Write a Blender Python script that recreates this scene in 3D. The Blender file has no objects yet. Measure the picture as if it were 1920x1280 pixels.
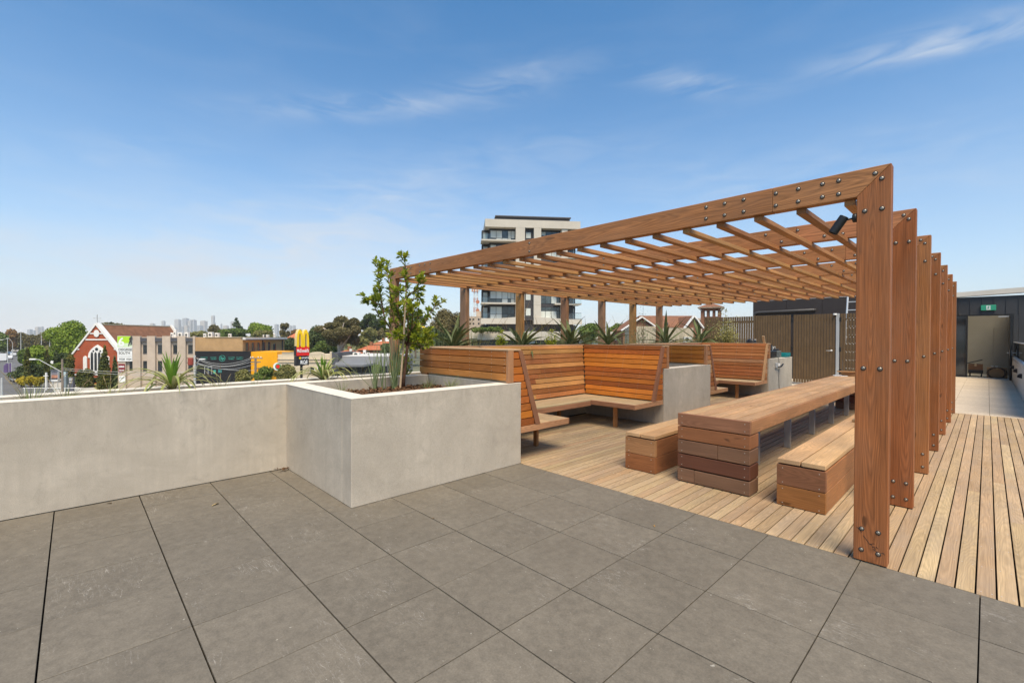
import bpy, bmesh, math, random
import numpy as np
from mathutils import Matrix, Vector

# ------------------------------------------------------------------ camera, sky, sun, exposure
scene = bpy.context.scene
col = scene.collection
YAW, PITCH, ROLL = math.radians(46.172), math.radians(0.568), math.radians(0.169)
CAMZ, FPX = 1.595, 856.4
cam_d = bpy.data.cameras.new("camera"); cam_d.sensor_width = 36.0; cam_d.lens = 36.0 * FPX / 1920.0
cam_d.clip_start = 0.05; cam_d.clip_end = 20000
cam = bpy.data.objects.new("camera", cam_d); col.objects.link(cam)
cam.matrix_world = (Matrix.Translation((0, 0, CAMZ)) @ Matrix.Rotation(YAW, 4, 'Z')
                    @ Matrix.Rotation(math.pi / 2 - PITCH, 4, 'X') @ Matrix.Rotation(ROLL, 4, 'Z'))
scene.camera = cam

SUN_AZ = (0.84, -0.54)          # horizontal direction towards the sun
SUN_EL = math.radians(61)
SKY_STRENGTH = 0.085
SUN_STRENGTH = 3.2
SUN_ANGLE = math.radians(34)
EXPOSURE = 0.95

world = bpy.data.worlds.new("World"); scene.world = world; world.use_nodes = True
wn, wl = world.node_tree.nodes, world.node_tree.links
wn.clear()
def wnode(t, **kw):
    n = wn.new(t)
    for k, v in kw.items(): setattr(n, k, v)
    return n
def wmath(op, a, b=None, c=None, clamp=False):
    n = wn.new('ShaderNodeMath'); n.operation = op; n.use_clamp = clamp
    for i, x in enumerate((a, b, c)):
        if x is None: continue
        if isinstance(x, (int, float)): n.inputs[i].default_value = x
        else: wl.new(x, n.inputs[i])
    return n.outputs[0]
sky = wnode('ShaderNodeTexSky', sky_type='NISHITA', sun_disc=False)
sky.sun_elevation = SUN_EL
sky.sun_rotation = math.atan2(SUN_AZ[0], SUN_AZ[1])
sky.air_density = 1.0; sky.dust_density = 0.3; sky.ozone_density = 2.5; sky.altitude = 60
geo = wnode('ShaderNodeTexCoord')
sep = wnode('ShaderNodeSeparateXYZ'); wl.new(geo.outputs['Generated'], sep.inputs[0])
_c, _s = math.cos(YAW), math.sin(YAW)                        # azimuth counted from the terrace's outlook, so the wrap lies behind
xf = wmath('ADD', wmath('MULTIPLY', sep.outputs[0], -_s), wmath('MULTIPLY', sep.outputs[1], _c))
xr = wmath('ADD', wmath('MULTIPLY', sep.outputs[0], _c), wmath('MULTIPLY', sep.outputs[1], _s))
az = wmath('ARCTAN2', xr, xf)
el = wmath('ARCSINE', sep.outputs[2])                          # elevation
comb = wnode('ShaderNodeCombineXYZ')
wl.new(wmath('MULTIPLY', az, 1.0), comb.inputs[0]); wl.new(wmath('MULTIPLY', el, 4.2), comb.inputs[1])
def wnoise(scale, detail, dist, rough=0.55, off=(0, 0, 0)):
    m = wnode('ShaderNodeMapping'); m.inputs['Location'].default_value = off
    wl.new(comb.outputs[0], m.inputs[0])
    n = wnode('ShaderNodeTexNoise'); n.inputs['Scale'].default_value = scale
    n.inputs['Detail'].default_value = detail; n.inputs['Roughness'].default_value = rough
    n.inputs['Distortion'].default_value = dist
    wl.new(m.outputs[0], n.inputs['Vector']); return n.outputs[0]
fib = wnoise(7.0, 9, 0.9)
soft = wnoise(2.2, 5, 0.5, off=(3.1, 1.7, 0))
def px_azel(px, py):
    x, y = (px - 960) / FPX, (640 - py) / FPX
    d = Vector((x, y, -1.0)); d.rotate(cam.matrix_world.to_3x3().to_euler()); d.normalize()
    return math.atan2(d.x * _c + d.y * _s, -d.x * _s + d.y * _c), math.asin(d.z)
def wisp(p0, p1, thick, amp, lo, hi):
    a0, e0 = px_azel(*p0); a1, e1 = px_azel(*p1)
    ca, ce = (a0 + a1) / 2, (e0 + e1) / 2
    L = math.hypot(a1 - a0, e1 - e0) / 2; ux, uy = (a1 - a0) / (2 * L), (e1 - e0) / (2 * L)
    da = wmath('SUBTRACT', az, ca); de = wmath('SUBTRACT', el, ce)
    s = wmath('ADD', wmath('MULTIPLY', da, ux), wmath('MULTIPLY', de, uy))
    t = wmath('SUBTRACT', wmath('MULTIPLY', de, ux), wmath('MULTIPLY', da, uy))
    t = wmath('ADD', t, wmath('MULTIPLY', wmath('SUBTRACT', soft, 0.5), thick * 2.2))
    s2 = wmath('POWER', wmath('ABSOLUTE', wmath('DIVIDE', s, L)), 2.0)
    t2 = wmath('POWER', wmath('ABSOLUTE', wmath('DIVIDE', t, thick)), 2.0)
    g = wmath('EXPONENT', wmath('MULTIPLY', wmath('ADD', s2, t2), -1.0))
    f = wmath('MULTIPLY', wmath('DIVIDE', wmath('SUBTRACT', fib, lo), hi - lo, clamp=True), amp)
    return wmath('MULTIPLY', g, f)
wisps = [wisp((1560, 118), (1990, 20), 0.020, 0.85, 0.30, 0.72),
         wisp((440, 200), (900, 178), 0.020, 0.50, 0.36, 0.75),
         wisp((820, 178), (1100, 120), 0.030, 0.30, 0.36, 0.75),
         wisp((1180, 142), (1440, 160), 0.018, 0.42, 0.36, 0.75),
         wisp((200, 430), (950, 340), 0.060, 0.42, 0.30, 0.78),
         wisp((-200, 520), (850, 470), 0.085, 0.95, 0.15, 0.66),
         wisp((1150, 330), (2100, 300), 0.060, 0.35, 0.32, 0.78),
         wisp((600, 290), (1250, 250), 0.035, 0.13, 0.36, 0.78),
         wisp((-50, 300), (420, 260), 0.030, 0.22, 0.38, 0.78)]
mask = wisps[0]
for w_ in wisps[1:]: mask = wmath('ADD', mask, w_)
veil = wmath('MULTIPLY', wmath('DIVIDE', wmath('SUBTRACT', wnoise(3.4, 7, 0.6, off=(8, 2, 0)), 0.45), 0.4, clamp=True), 0.07)
mask = wmath('MINIMUM', wmath('ADD', mask, veil), 0.92)
mix = wnode('ShaderNodeMixRGB'); mix.inputs[2].default_value = (4.4, 4.75, 5.2, 1)   # sunlit cirrus radiance
hsv = wnode('ShaderNodeMixRGB'); hsv.inputs[2].default_value = (5.75, 5.50, 5.45, 1)    # pale haze low over the horizon, all round
tint = wnode('ShaderNodeMixRGB', blend_type='MULTIPLY'); tint.inputs[0].default_value = 1.0; tint.inputs[2].default_value = (0.28, 0.88, 1.14, 1)
wl.new(sky.outputs[0], tint.inputs[1]); wl.new(tint.outputs[0], hsv.inputs[1])
hz = wmath('MULTIPLY', wmath('EXPONENT', wmath('MULTIPLY', wmath('MAXIMUM', el, 0.0), -5.0)), 0.97)
wl.new(hz, hsv.inputs[0])
wl.new(mask, mix.inputs[0]); wl.new(hsv.outputs[0], mix.inputs[1])
bg = wnode('ShaderNodeBackground'); bg.inputs[1].default_value = SKY_STRENGTH
wl.new(mix.outputs[0], bg.inputs[0])
wo = wnode('ShaderNodeOutputWorld'); wl.new(bg.outputs[0], wo.inputs[0])

sun_d = bpy.data.lights.new("sun", 'SUN'); sun_d.energy = SUN_STRENGTH; sun_d.angle = SUN_ANGLE
sun_d.color = (1.0, 0.86, 0.65)
sun = bpy.data.objects.new("sun", sun_d); col.objects.link(sun)
sd = Vector((SUN_AZ[0] * math.cos(SUN_EL), SUN_AZ[1] * math.cos(SUN_EL), math.sin(SUN_EL)))
sun.rotation_euler = sd.to_track_quat('Z', 'Y').to_euler()
vs = scene.view_settings
vs.view_transform = 'Standard'; vs.look = 'None'; vs.gamma = 1.0; vs.exposure = EXPOSURE; vs.use_curve_mapping = False

# ------------------------------------------------------------------ helpers
rnd = random.Random(7)
WM = {}
I4 = Matrix.Identity(4)
def Tr(x, y, z): return Matrix.Translation((x, y, z))
def link(o, parent=None, M=I4):
    col.objects.link(o)
    if parent is not None:
        o.parent = parent
        o.matrix_basis = WM[parent.name].inverted() @ M
    else:
        o.matrix_basis = M
    WM[o.name] = M.copy()
    return o
def tag(o, label=None, cat=None, group=None, kind=None):
    if label: o['label'] = label
    if cat: o['category'] = cat
    if group: o['group'] = group
    if kind: o['kind'] = kind
    return o
def thing(name, label, cat, M=I4, group=None):
    o = bpy.data.objects.new(name, None); o.empty_display_size = 0.1
    link(o, None, M); return tag(o, label, cat, group)
def struct(name, M=I4):
    o = bpy.data.objects.new(name, None); link(o, None, M); o['kind'] = 'structure'; return o

def cbox_data(l, w, t, c):
    l, w, t = l / 2, w / 2, t / 2
    c = min(c, l * .45, w * .45, t * .45)
    V = []; idx = {}
    for sx in (-1, 1):
        for sy in (-1, 1):
            for sz in (-1, 1):
                idx[(sx, sy, sz)] = len(V)
                V += [(sx * l, sy * (w - c), sz * (t - c)), (sx * (l - c), sy * w, sz * (t - c)), (sx * (l - c), sy * (w - c), sz * t)]
    F = []
    def g(s, k): return idx[s] + k
    for k in range(3):
        a, b = [i for i in range(3) if i != k]
        for s in (-1, 1):
            q = []
            for (p, r) in ((-1, -1), (1, -1), (1, 1), (-1, 1)):
                v = [0, 0, 0]; v[k] = s; v[a] = p; v[b] = r; q.append(g(tuple(v), k))
            F.append(q)
    for k in range(3):              # edges along axis k
        a, b = [i for i in range(3) if i != k]
        for p in (-1, 1):
            for r in (-1, 1):
                v0 = [0, 0, 0]; v0[a] = p; v0[b] = r; v0[k] = -1; v1 = list(v0); v1[k] = 1
                F.append([g(tuple(v0), a), g(tuple(v1), a), g(tuple(v1), b), g(tuple(v0), b)])
    for s in idx: F.append([g(s, 0), g(s, 1), g(s, 2)])
    out = []
    for f in F:
        P = [Vector(V[i]) for i in f]; n = (P[1] - P[0]).cross(P[2] - P[0]); cc = sum(P, Vector()) / len(P)
        out.append(f if n.dot(cc) > 0 else f[::-1])
    return V, out

class MB:
    def __init__(s): s.v = []; s.f = []; s.m = []; s.cur = 0
    def add(s, V, F, M=None):
        o = len(s.v)
        s.v += [tuple(M @ Vector(p)) if M is not None else tuple(p) for p in V]
        s.f += [[i + o for i in f] for f in F]; s.m += [s.cur] * len(F); return s
    def box(s, x0, x1, y0, y1, z0, z1, c=0.0, M=None):
        if c > 0:
            V, F = cbox_data(x1 - x0, y1 - y0, z1 - z0, c)
            cx, cy, cz = (x0 + x1) / 2, (y0 + y1) / 2, (z0 + z1) / 2
            return s.add([(a + cx, b + cy, d + cz) for a, b, d in V], F, M)
        V = [(x0, y0, z0), (x1, y0, z0), (x1, y1, z0), (x0, y1, z0), (x0, y0, z1), (x1, y0, z1), (x1, y1, z1), (x0, y1, z1)]
        F = [(3, 2, 1, 0), (4, 5, 6, 7), (0, 1, 5, 4), (1, 2, 6, 5), (2, 3, 7, 6), (3, 0, 4, 7)]
        return s.add(V, F, M)
    def prism(s, poly, y0, y1, M=None):
        """poly in (x,z), counter-clockwise seen from -Y; extruded along Y"""
        n = len(poly)
        V = [(p[0], y0, p[1]) for p in poly] + [(p[0], y1, p[1]) for p in poly]
        F = [list(range(n)), list(range(2 * n - 1, n - 1, -1))]
        F += [[(i + 1) % n, i, i + n, (i + 1) % n + n] for i in range(n)]
        return s.add(V, F, M)
    def tube(s, pts, rad, n=8, caps=True):
        pts = [Vector(p) for p in pts]; base = len(s.v)
        if isinstance(rad, (int, float)): rad = [rad] * len(pts)
        prev = None
        for i, p in enumerate(pts):
            d = (pts[min(i + 1, len(pts) - 1)] - pts[max(i - 1, 0)]).normalized()
            a = d.cross(Vector((0, 0, 1)))
            if a.length < 1e-3: a = Vector((1, 0, 0))
            a.normalize()
            if prev is not None and a.dot(prev) < 0: a = -a
            prev = a; b = d.cross(a).normalized()
            for k in range(n):
                t = 2 * math.pi * k / n
                s.v.append(tuple(p + (a * math.cos(t) + b * math.sin(t)) * rad[i]))
        for i in range(len(pts) - 1):
            for k in range(n):
                q = base + i * n
                s.f.append([q + k, q + (k + 1) % n, q + n + (k + 1) % n, q + n + k]); s.m.append(s.cur)
        if caps:
            s.f.append([base + k for k in range(n)][::-1]); s.m.append(s.cur)
            q = base + (len(pts) - 1) * n
            s.f.append([q + k for k in range(n)]); s.m.append(s.cur)
        return s
    def lathe(s, prof, n=12, M=None):
        """prof: (r, z) list, revolved about Z"""
        V = []; F = []
        for r, z in prof:
            for k in range(n):
                t = 2 * math.pi * k / n; V.append((r * math.cos(t), r * math.sin(t), z))
        for i in range(len(prof) - 1):
            for k in range(n):
                F.append([i * n + k, i * n + (k + 1) % n, (i + 1) * n + (k + 1) % n, (i + 1) * n + k])
        F.append([k for k in range(n)][::-1]); q = (len(prof) - 1) * n; F.append([q + k for k in range(n)])
        return s.add(V, F, M)
    def mesh(s, name, mats, smooth=False):
        me = bpy.data.meshes.new(name); me.from_pydata(s.v, [], s.f)
        for m in (mats if isinstance(mats, (list, tuple)) else [mats]): me.materials.append(m)
        if any(s.m): me.polygons.foreach_set('material_index', s.m)
        if smooth: me.polygons.foreach_set('use_smooth', [True] * len(s.f))
        me.update(); return me
    def build(s, name, mats, parent=None, M=None, smooth=False, color=None):
        """vertices are local to M (default: the parent's frame)"""
        if M is None: M = WM[parent.name] if parent is not None else I4
        o = bpy.data.objects.new(name, s.mesh(name, mats, smooth))
        if color: o.color = (*color, 1)
        return link(o, parent, M)

_bc = {}
def axes(ax, ay):
    ax, ay = Vector(ax).normalized(), Vector(ay).normalized(); az_ = ax.cross(ay)
    return Matrix(((ax.x, ay.x, az_.x, 0), (ax.y, ay.y, az_.y, 0), (ax.z, ay.z, az_.z, 0), (0, 0, 0, 1)))
AX_X, AX_Y, AX_Z = axes((1, 0, 0), (0, 1, 0)), axes((0, 1, 0), (-1, 0, 0)), axes((0, 0, 1), (1, 0, 0))
def board(name, parent, c, L, W, T, A, mat, color=None, ch=0.003):
    """a plank: local X = its length, Y = width, Z = thickness"""
    key = (round(L, 3), round(W, 3), round(T, 3), mat.name, name)
    if key not in _bc:
        b = MB(); b.add(*cbox_data(L, W, T, ch)); _bc[key] = b.mesh(name, mat)
    o = bpy.data.objects.new(name, _bc[key])
    if color: o.color = (*color, 1)
    return link(o, parent, Tr(*c) @ A)
def vary(c, k=0.12, r=rnd):
    f = 1 + r.uniform(-k, k); return tuple(max(0, x * f * (1 + r.uniform(-k, k) * .35)) for x in c)

# ------------------------------------------------------------------ materials
class NT:
    def __init__(s, name):
        s.mat = bpy.data.materials.new(name); s.mat.use_nodes = True
        s.t = s.mat.node_tree; s.n = s.t.nodes; s.l = s.t.links
        s.b = s.n['Principled BSDF']
    def new(s, t, **kw):
        n = s.n.new(t)
        for k, v in kw.items(): setattr(n, k, v)
        return n
    def set(s, inp, x):
        if isinstance(x, bpy.types.NodeSocket): s.l.new(x, inp)
        else: inp.default_value = x
    def math(s, op, a, b=None, clamp=False):
        n = s.new('ShaderNodeMath', operation=op, use_clamp=clamp); s.set(n.inputs[0], a)
        if b is not None: s.set(n.inputs[1], b)
        return n.outputs[0]
    def coords(s, scale=(1, 1, 1), rand=True, kind='Object'):
        tc = s.new('ShaderNodeTexCoord'); v = tc.outputs[kind]
        if rand:
            oi = s.new('ShaderNodeObjectInfo')
            a = s.new('ShaderNodeVectorMath', operation='SCALE'); a.inputs[0].default_value = (37.0, 17.0, 29.0)
            s.l.new(oi.outputs['Random'], a.inputs['Scale'])
            d = s.new('ShaderNodeVectorMath', operation='ADD'); s.l.new(v, d.inputs[0]); s.l.new(a.outputs[0], d.inputs[1]); v = d.outputs[0]
        m = s.new('ShaderNodeVectorMath', operation='MULTIPLY'); s.l.new(v, m.inputs[0]); m.inputs[1].default_value = scale
        return m.outputs[0]
    def noise(s, vec, scale=1.0, detail=4, rough=.55, dist=0.0):
        n = s.new('ShaderNodeTexNoise'); s.l.new(vec, n.inputs['Vector'])
        n.inputs['Scale'].default_value = scale; n.inputs['Detail'].default_value = detail
        n.inputs['Roughness'].default_value = rough; n.inputs['Distortion'].default_value = dist
        return n.outputs[0]
    def remap(s, x, a, b, c=0.0, d=1.0):
        n = s.new('ShaderNodeMapRange'); s.set(n.inputs[0], x)
        for i, q in enumerate((a, b, c, d)): n.inputs[i + 1].default_value = q
        return n.outputs[0]
    def mix(s, f, a, b, mode='MIX'):
        n = s.new('ShaderNodeMixRGB', blend_type=mode); s.set(n.inputs[0], f)
        for i, x in ((1, a), (2, b)):
            if isinstance(x, tuple): x = (*x[:3], 1)
            s.set(n.inputs[i], x)
        return n.outputs[0]
    def bump(s, h, strength=.3, dist=.01):
        n = s.new('ShaderNodeBump'); n.inputs['Strength'].default_value = strength; n.inputs['Distance'].default_value = dist
        s.l.new(h, n.inputs['Height']); s.l.new(n.outputs[0], s.b.inputs['Normal'])
    def out(s, color, rough=.6, spec=.4, metal=0.0):
        s.set(s.b.inputs['Base Color'], (*color[:3], 1) if isinstance(color, tuple) else color)
        s.set(s.b.inputs['Roughness'], rough); s.b.inputs['Specular IOR Level'].default_value = spec
        s.b.inputs['Metallic'].default_value = metal
        return s.mat
def plain(name, c, rough=.6, var=.12, scale=2.0, spec=.3, metal=0.0, bump=0.0):
    t = NT(name); n = t.noise(t.coords(), scale, 5, .6)
    k = t.remap(n, .3, .7, 1 - var, 1 + var)
    v = t.new('ShaderNodeVectorMath', operation='SCALE'); v.inputs[0].default_value = c; t.l.new(k, v.inputs['Scale'])
    if bump: t.bump(t.noise(t.coords(), scale * 14, 3), bump, .004)
    return t.out(v.outputs[0], rough, spec, metal)
def wood(name, rough=.6, ring=.45, fibre=.35, weather=0.0, grey=(.36, .33, .29), spec=.25):
    t = NT(name)
    oi = t.new('ShaderNodeObjectInfo')
    # growth rings round a pith line that is slightly tilted to the board: cathedral figure on flat-sawn faces
    raw = t.new('ShaderNodeTexCoord'); sx_ = t.new('ShaderNodeSeparateXYZ'); t.l.new(raw.outputs['Object'], sx_.inputs[0])
    n1 = t.noise(t.coords((.9, 5.0, 5.0)), 1.0, 3, .5, .2)
    wob = t.math('MULTIPLY', t.math('SUBTRACT', n1, .5), .075)
    yy = t.math('ADD', t.math('ADD', sx_.outputs[1], t.math('MULTIPLY', t.math('SUBTRACT', oi.outputs['Random'], .5), .09)), t.math('MULTIPLY', wob, .5))
    rz = t.math('FRACT', t.math('MULTIPLY', oi.outputs['Random'], 7.31))
    tilt = t.math('MULTIPLY', t.math('SUBTRACT', rz, .5), .10)
    zz = t.math('ADD', t.math('ADD', sx_.outputs[2], t.math('ADD', .05, t.math('MULTIPLY', rz, .06))), t.math('ADD', t.math('MULTIPLY', sx_.outputs[0], tilt), wob))
    rr = t.math('SQRT', t.math('ADD', t.math('MULTIPLY', yy, yy), t.math('MULTIPLY', zz, zz)))
    saw = t.math('FRACT', t.math('MULTIPLY', rr, 150.0))
    rings = t.math('PINGPONG', saw, 0.55)
    rings = t.remap(rings, 0, .55, 1 - ring * .5, 1 + ring * .42)
    n2 = t.noise(t.coords((2.2, 130, 130)), 1.0, 3, .7)
    fib = t.remap(n2, .3, .7, 1 - fibre * .5, 1 + fibre * .5)
    n3 = t.noise(t.coords((.9, 3.0, 3.0)), 1.3, 3, .5)
    bl = t.remap(n3, .3, .7, .84, 1.15)
    knot = t.remap(t.noise(t.coords((2.4, 7, 7)), 1.5, 1, .4, .3), .755, .80, 1.0, .45)
    k = t.math('MULTIPLY', t.math('MULTIPLY', t.math('MULTIPLY', rings, fib), bl), knot)
    v = t.new('ShaderNodeVectorMath', operation='SCALE'); t.l.new(oi.outputs['Color'], v.inputs[0]); t.l.new(k, v.inputs['Scale'])
    c = v.outputs[0]
    if weather:
        w = t.remap(t.noise(t.coords((1.2, 4, 4)), 1.1, 5, .65), .42, .68, 0, weather)
        c = t.mix(w, c, grey)
    t.bump(t.math('ADD', n2, t.math('MULTIPLY', rings, .35)), .22, .0016)
    return t.out(c, rough, spec)
def concrete(name, base, dark, rough=.85):
    t = NT(name)
    big = t.remap(t.noise(t.coords((1, 1, 1.3), rand=False), 1.3, 6, .62, .6), .34, .70, 0, 1)
    streak = t.remap(t.noise(t.coords((22, 22, .9), rand=False), 1.0, 4, .6), .35, .68, 0, 1)
    blot = t.remap(t.noise(t.coords((1, 1, 1), rand=False), 4.2, 5, .7, 1.4), .55, .74, 0, 1)
    fine = t.noise(t.coords((1, 1, 1), rand=False), 160, 2, .6)
    c = t.mix(t.math('MULTIPLY', big, .9), base, dark)
    c = t.mix(t.math('MULTIPLY', streak, .42), c, tuple(x * .74 for x in base))
    c = t.mix(t.math('MULTIPLY', blot, .55), c, tuple(x * .60 for x in base))
    mid = t.remap(t.noise(t.coords((1, 1, .6), rand=False), 13, 4, .65, .8), .36, .66, 0, 1)
    c = t.mix(t.math('MULTIPLY', mid, .40), c, tuple(x * .72 for x in base))
    sz = t.new('ShaderNodeSeparateXYZ'); tcw = t.new('ShaderNodeTexCoord'); t.l.new(tcw.outputs['Object'], sz.inputs[0])
    edge = t.remap(sz.outputs[2], .72, 1.0, 0, 1)
    drip = t.remap(t.noise(t.coords((5, 5, 1.1), rand=False), 1.6, 5, .7, 1.0), .46, .66, 0, 1)
    c = t.mix(t.math('MULTIPLY', t.math('MULTIPLY', edge, drip), .5), c, tuple(x * .55 for x in base))
    pits = t.remap(t.noise(t.coords((1, 1, 1), rand=False), 38, 2, .5), .70, .78, 0, 1)
    c = t.mix(t.math('MULTIPLY', pits, .35), c, tuple(x * .5 for x in base))
    v = t.new('ShaderNodeVectorMath', operation='SCALE'); t.l.new(c, v.inputs[0]); t.l.new(t.remap(fine, .3, .7, .88, 1.12), v.inputs['Scale'])
    t.bump(t.math('ADD', fine, t.math('MULTIPLY', pits, -1.5)), .18, .002)
    return t.out(v.outputs[0], rough, .25)
def tile_mat(name, base, lighten, scuff, fine_amp=.20):
    t = NT(name)
    big = t.remap(t.noise(t.coords((1, 1, 1)), 2.6, 5, .6, .5), .35, .68, 0, 1)
    grain = t.noise(t.coords((1, 1, 1)), 95, 4, .75)
    mott = t.remap(t.noise(t.coords((1, 1, 1)), 17, 4, .65), .32, .68, .86, 1.14)
    oi = t.new('ShaderNodeObjectInfo'); slab_tone = t.remap(oi.outputs['Random'], 0, 1, .94, 1.06)
    c = t.mix(t.math('MULTIPLY', big, .55), base, lighten)
    # chalky scuffs: thin curved streaks in a few patches
    s1 = t.noise(t.coords((1.6, 9.0, 1)), 2.0, 3, .55, 1.6)
    line = t.remap(t.math('ABSOLUTE', t.math('SUBTRACT', s1, .5)), 0, .014, 1, 0)
    patch = t.remap(t.noise(t.coords((1, 1, 1)), 2.3, 3, .5), .55, .68, 0, 1)
    s2 = t.remap(t.noise(t.coords((8, 5, 1)), 5.0, 5, .75, 1.0), .64, .76, 0, 1)
    patch2 = t.remap(t.noise(t.coords((1, 1.4, 1)), 3.1, 2, .5), .60, .72, 0, 1)
    sc = t.math('ADD', t.math('MULTIPLY', line, patch), t.math('MULTIPLY', s2, patch2), clamp=True)
    c = t.mix(t.math('MULTIPLY', sc, scuff), c, (.46, .43, .39))
    speck = t.remap(t.noise(t.coords((1, 1, 1)), 46, 1, .5), .765, .80, 0, 1)
    c = t.mix(t.math('MULTIPLY', speck, scuff), c, (.52, .49, .43))
    v = t.new('ShaderNodeVectorMath', operation='SCALE'); t.l.new(c, v.inputs[0]); t.l.new(t.math('MULTIPLY', t.math('MULTIPLY', t.remap(grain, .3, .7, 1 - fine_amp, 1 + fine_amp), mott), slab_tone), v.inputs['Scale'])
    t.bump(grain, .3, .0016)
    return t.out(v.outputs[0], t.remap(big, 0, 1, .62, .74), .35)
def foliage(name, c1, c2, c3=None, trans=.25, scale=.6, rough=.55):
    t = NT(name)
    oi = t.new('ShaderNodeObjectInfo')
    n = t.noise(t.coords((1, 1, 1)), scale, 4, .65)
    c = t.mix(t.remap(n, .36, .66, 0, 1), c1, c2)
    if c3: c = t.mix(t.remap(t.noise(t.coords((1.3, 1.3, 1.3)), scale * 3.1, 3, .6), .55, .75, 0, .8), c, c3)
    t.out(c, rough, .25)
    tr = t.new('ShaderNodeBsdfTranslucent'); t.l.new(c, tr.inputs['Color'])
    ms = t.new('ShaderNodeMixShader'); ms.inputs[0].default_value = trans
    t.l.new(t.b.outputs[0], ms.inputs[1]); t.l.new(tr.outputs[0], ms.inputs[2])
    t.l.new(ms.outputs[0], t.n['Material Output'].inputs['Surface'])
    return t.mat
def brick(name, c1, c2, mortar, bw=.23, bh=.076):
    t = NT(name); tc = t.new('ShaderNodeTexCoord')
    cx = t.new('ShaderNodeSeparateXYZ'); t.l.new(tc.outputs['Object'], cx.inputs[0])
    cm = t.new('ShaderNodeCombineXYZ'); t.l.new(t.math('ADD', cx.outputs[0], cx.outputs[1]), cm.inputs[0]); t.l.new(cx.outputs[2], cm.inputs[1])
    b = t.new('ShaderNodeTexBrick'); t.l.new(cm.outputs[0], b.inputs['Vector'])
    b.inputs['Scale'].default_value = 1.0; b.inputs['Brick Width'].default_value = bw; b.inputs['Row Height'].default_value = bh
    b.inputs['Mortar Size'].default_value = .008
    for i, q in ((1, c1), (2, c2), (3, mortar)): b.inputs[i].default_value = (*q, 1)
    n = t.remap(t.noise(t.coords((1, 1, 1), rand=False), .8, 5, .6), .3, .7, .85, 1.12)
    v = t.new('ShaderNodeVectorMath', operation='SCALE'); t.l.new(b.outputs[0], v.inputs[0]); t.l.new(n, v.inputs['Scale'])
    return t.out(v.outputs[0], .85, .2)
def glass_dark(name, c=(.02, .024, .028), rough=.06):
    t = NT(name); n = t.noise(t.coords((1, 1, 1)), .7, 3)
    return t.out(t.mix(t.remap(n, .35, .65, 0, 1), c, tuple(x * 2.2 for x in c)), rough, .7)
def glass_clear(name, tint=(.93, .955, .945)):
    t = NT(name)
    tp = t.new('ShaderNodeBsdfTransparent'); tp.inputs[0].default_value = (*tint, 1)
    gl = t.new('ShaderNodeBsdfGlossy'); gl.inputs['Roughness'].default_value = .03
    fr = t.new('ShaderNodeFresnel'); fr.inputs[0].default_value = 1.5
    ms = t.new('ShaderNodeMixShader'); t.l.new(t.math('MULTIPLY', fr.outputs[0], 1.2, clamp=True), ms.inputs[0])
    t.l.new(tp.outputs[0], ms.inputs[1]); t.l.new(gl.outputs[0], ms.inputs[2])
    t.l.new(ms.outputs[0], t.n['Material Output'].inputs['Surface']); return t.mat

M_PERG = wood('pergola timber', .60, .46, .68, .30, (.24, .145, .09))
M_BOOTH = wood('booth timber', .5, .30, .34)
M_DECK = wood('deck timber', .72, .26, .40, .45, (.31, .24, .18))
M_TABLE = wood('table timber', .6, .28, .36, .25, (.44, .32, .21))
M_CONC = concrete('cast concrete', (.555, .488, .400), (.370, .322, .260))
M_SKYLIT_TOP = plain('concrete coping', (.66, .60, .51), .8, .07, 3)  # paler than the walls: sky brightness of their tops put into the colour
M_TILE = tile_mat('charcoal porcelain paver', (.138, .119, .093), (.172, .150, .119), .45)
M_TILE2 = tile_mat('pale porcelain paver', (.50, .41, .31), (.56, .47, .365), .15, .06)
M_DARKVOID = plain('dark void shade', (.010, .009, .008), .95)  # near black, so the shade in the floor gaps is in the colour
M_STEEL = plain('galvanised steel', (.37, .36, .34), .5, .15, 6, .5, .2)
M_BOLT = plain('bolt steel', (.34, .30, .25), .42, .2, 60, .5, .8)
M_WASHSHADE = plain('recess shaded washer', (.05, .04, .035), .6)  # washer darkened to look like the shade of a bolt recess
M_SCREW = plain('screw head', (.55, .50, .43), .4, .1, 4, .5, .5)
M_BLACK = plain('black powder coat', (.018, .018, .02), .45, .2, 4, .4)
M_SOIL = plain('potting soil', (.075, .052, .036), .95, .4, 9, .1, 0, .6)
M_CHIP = foliage('bark chip', (.17, .085, .042), (.11, .058, .03), (.25, .15, .085), .0, 9, .9)
M_WHITE = plain('white paint', (.78, .76, .72), .6, .05)

# ------------------------------------------------------------------ terrace: slab, pavers, deck
GZ = -7.5                                              # street level
slab = MB().box(-7.75, 1.0, -3.2, 27.5, GZ, -0.075).build('terrace_slab', M_DARKVOID); slab['kind'] = 'structure'

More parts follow.
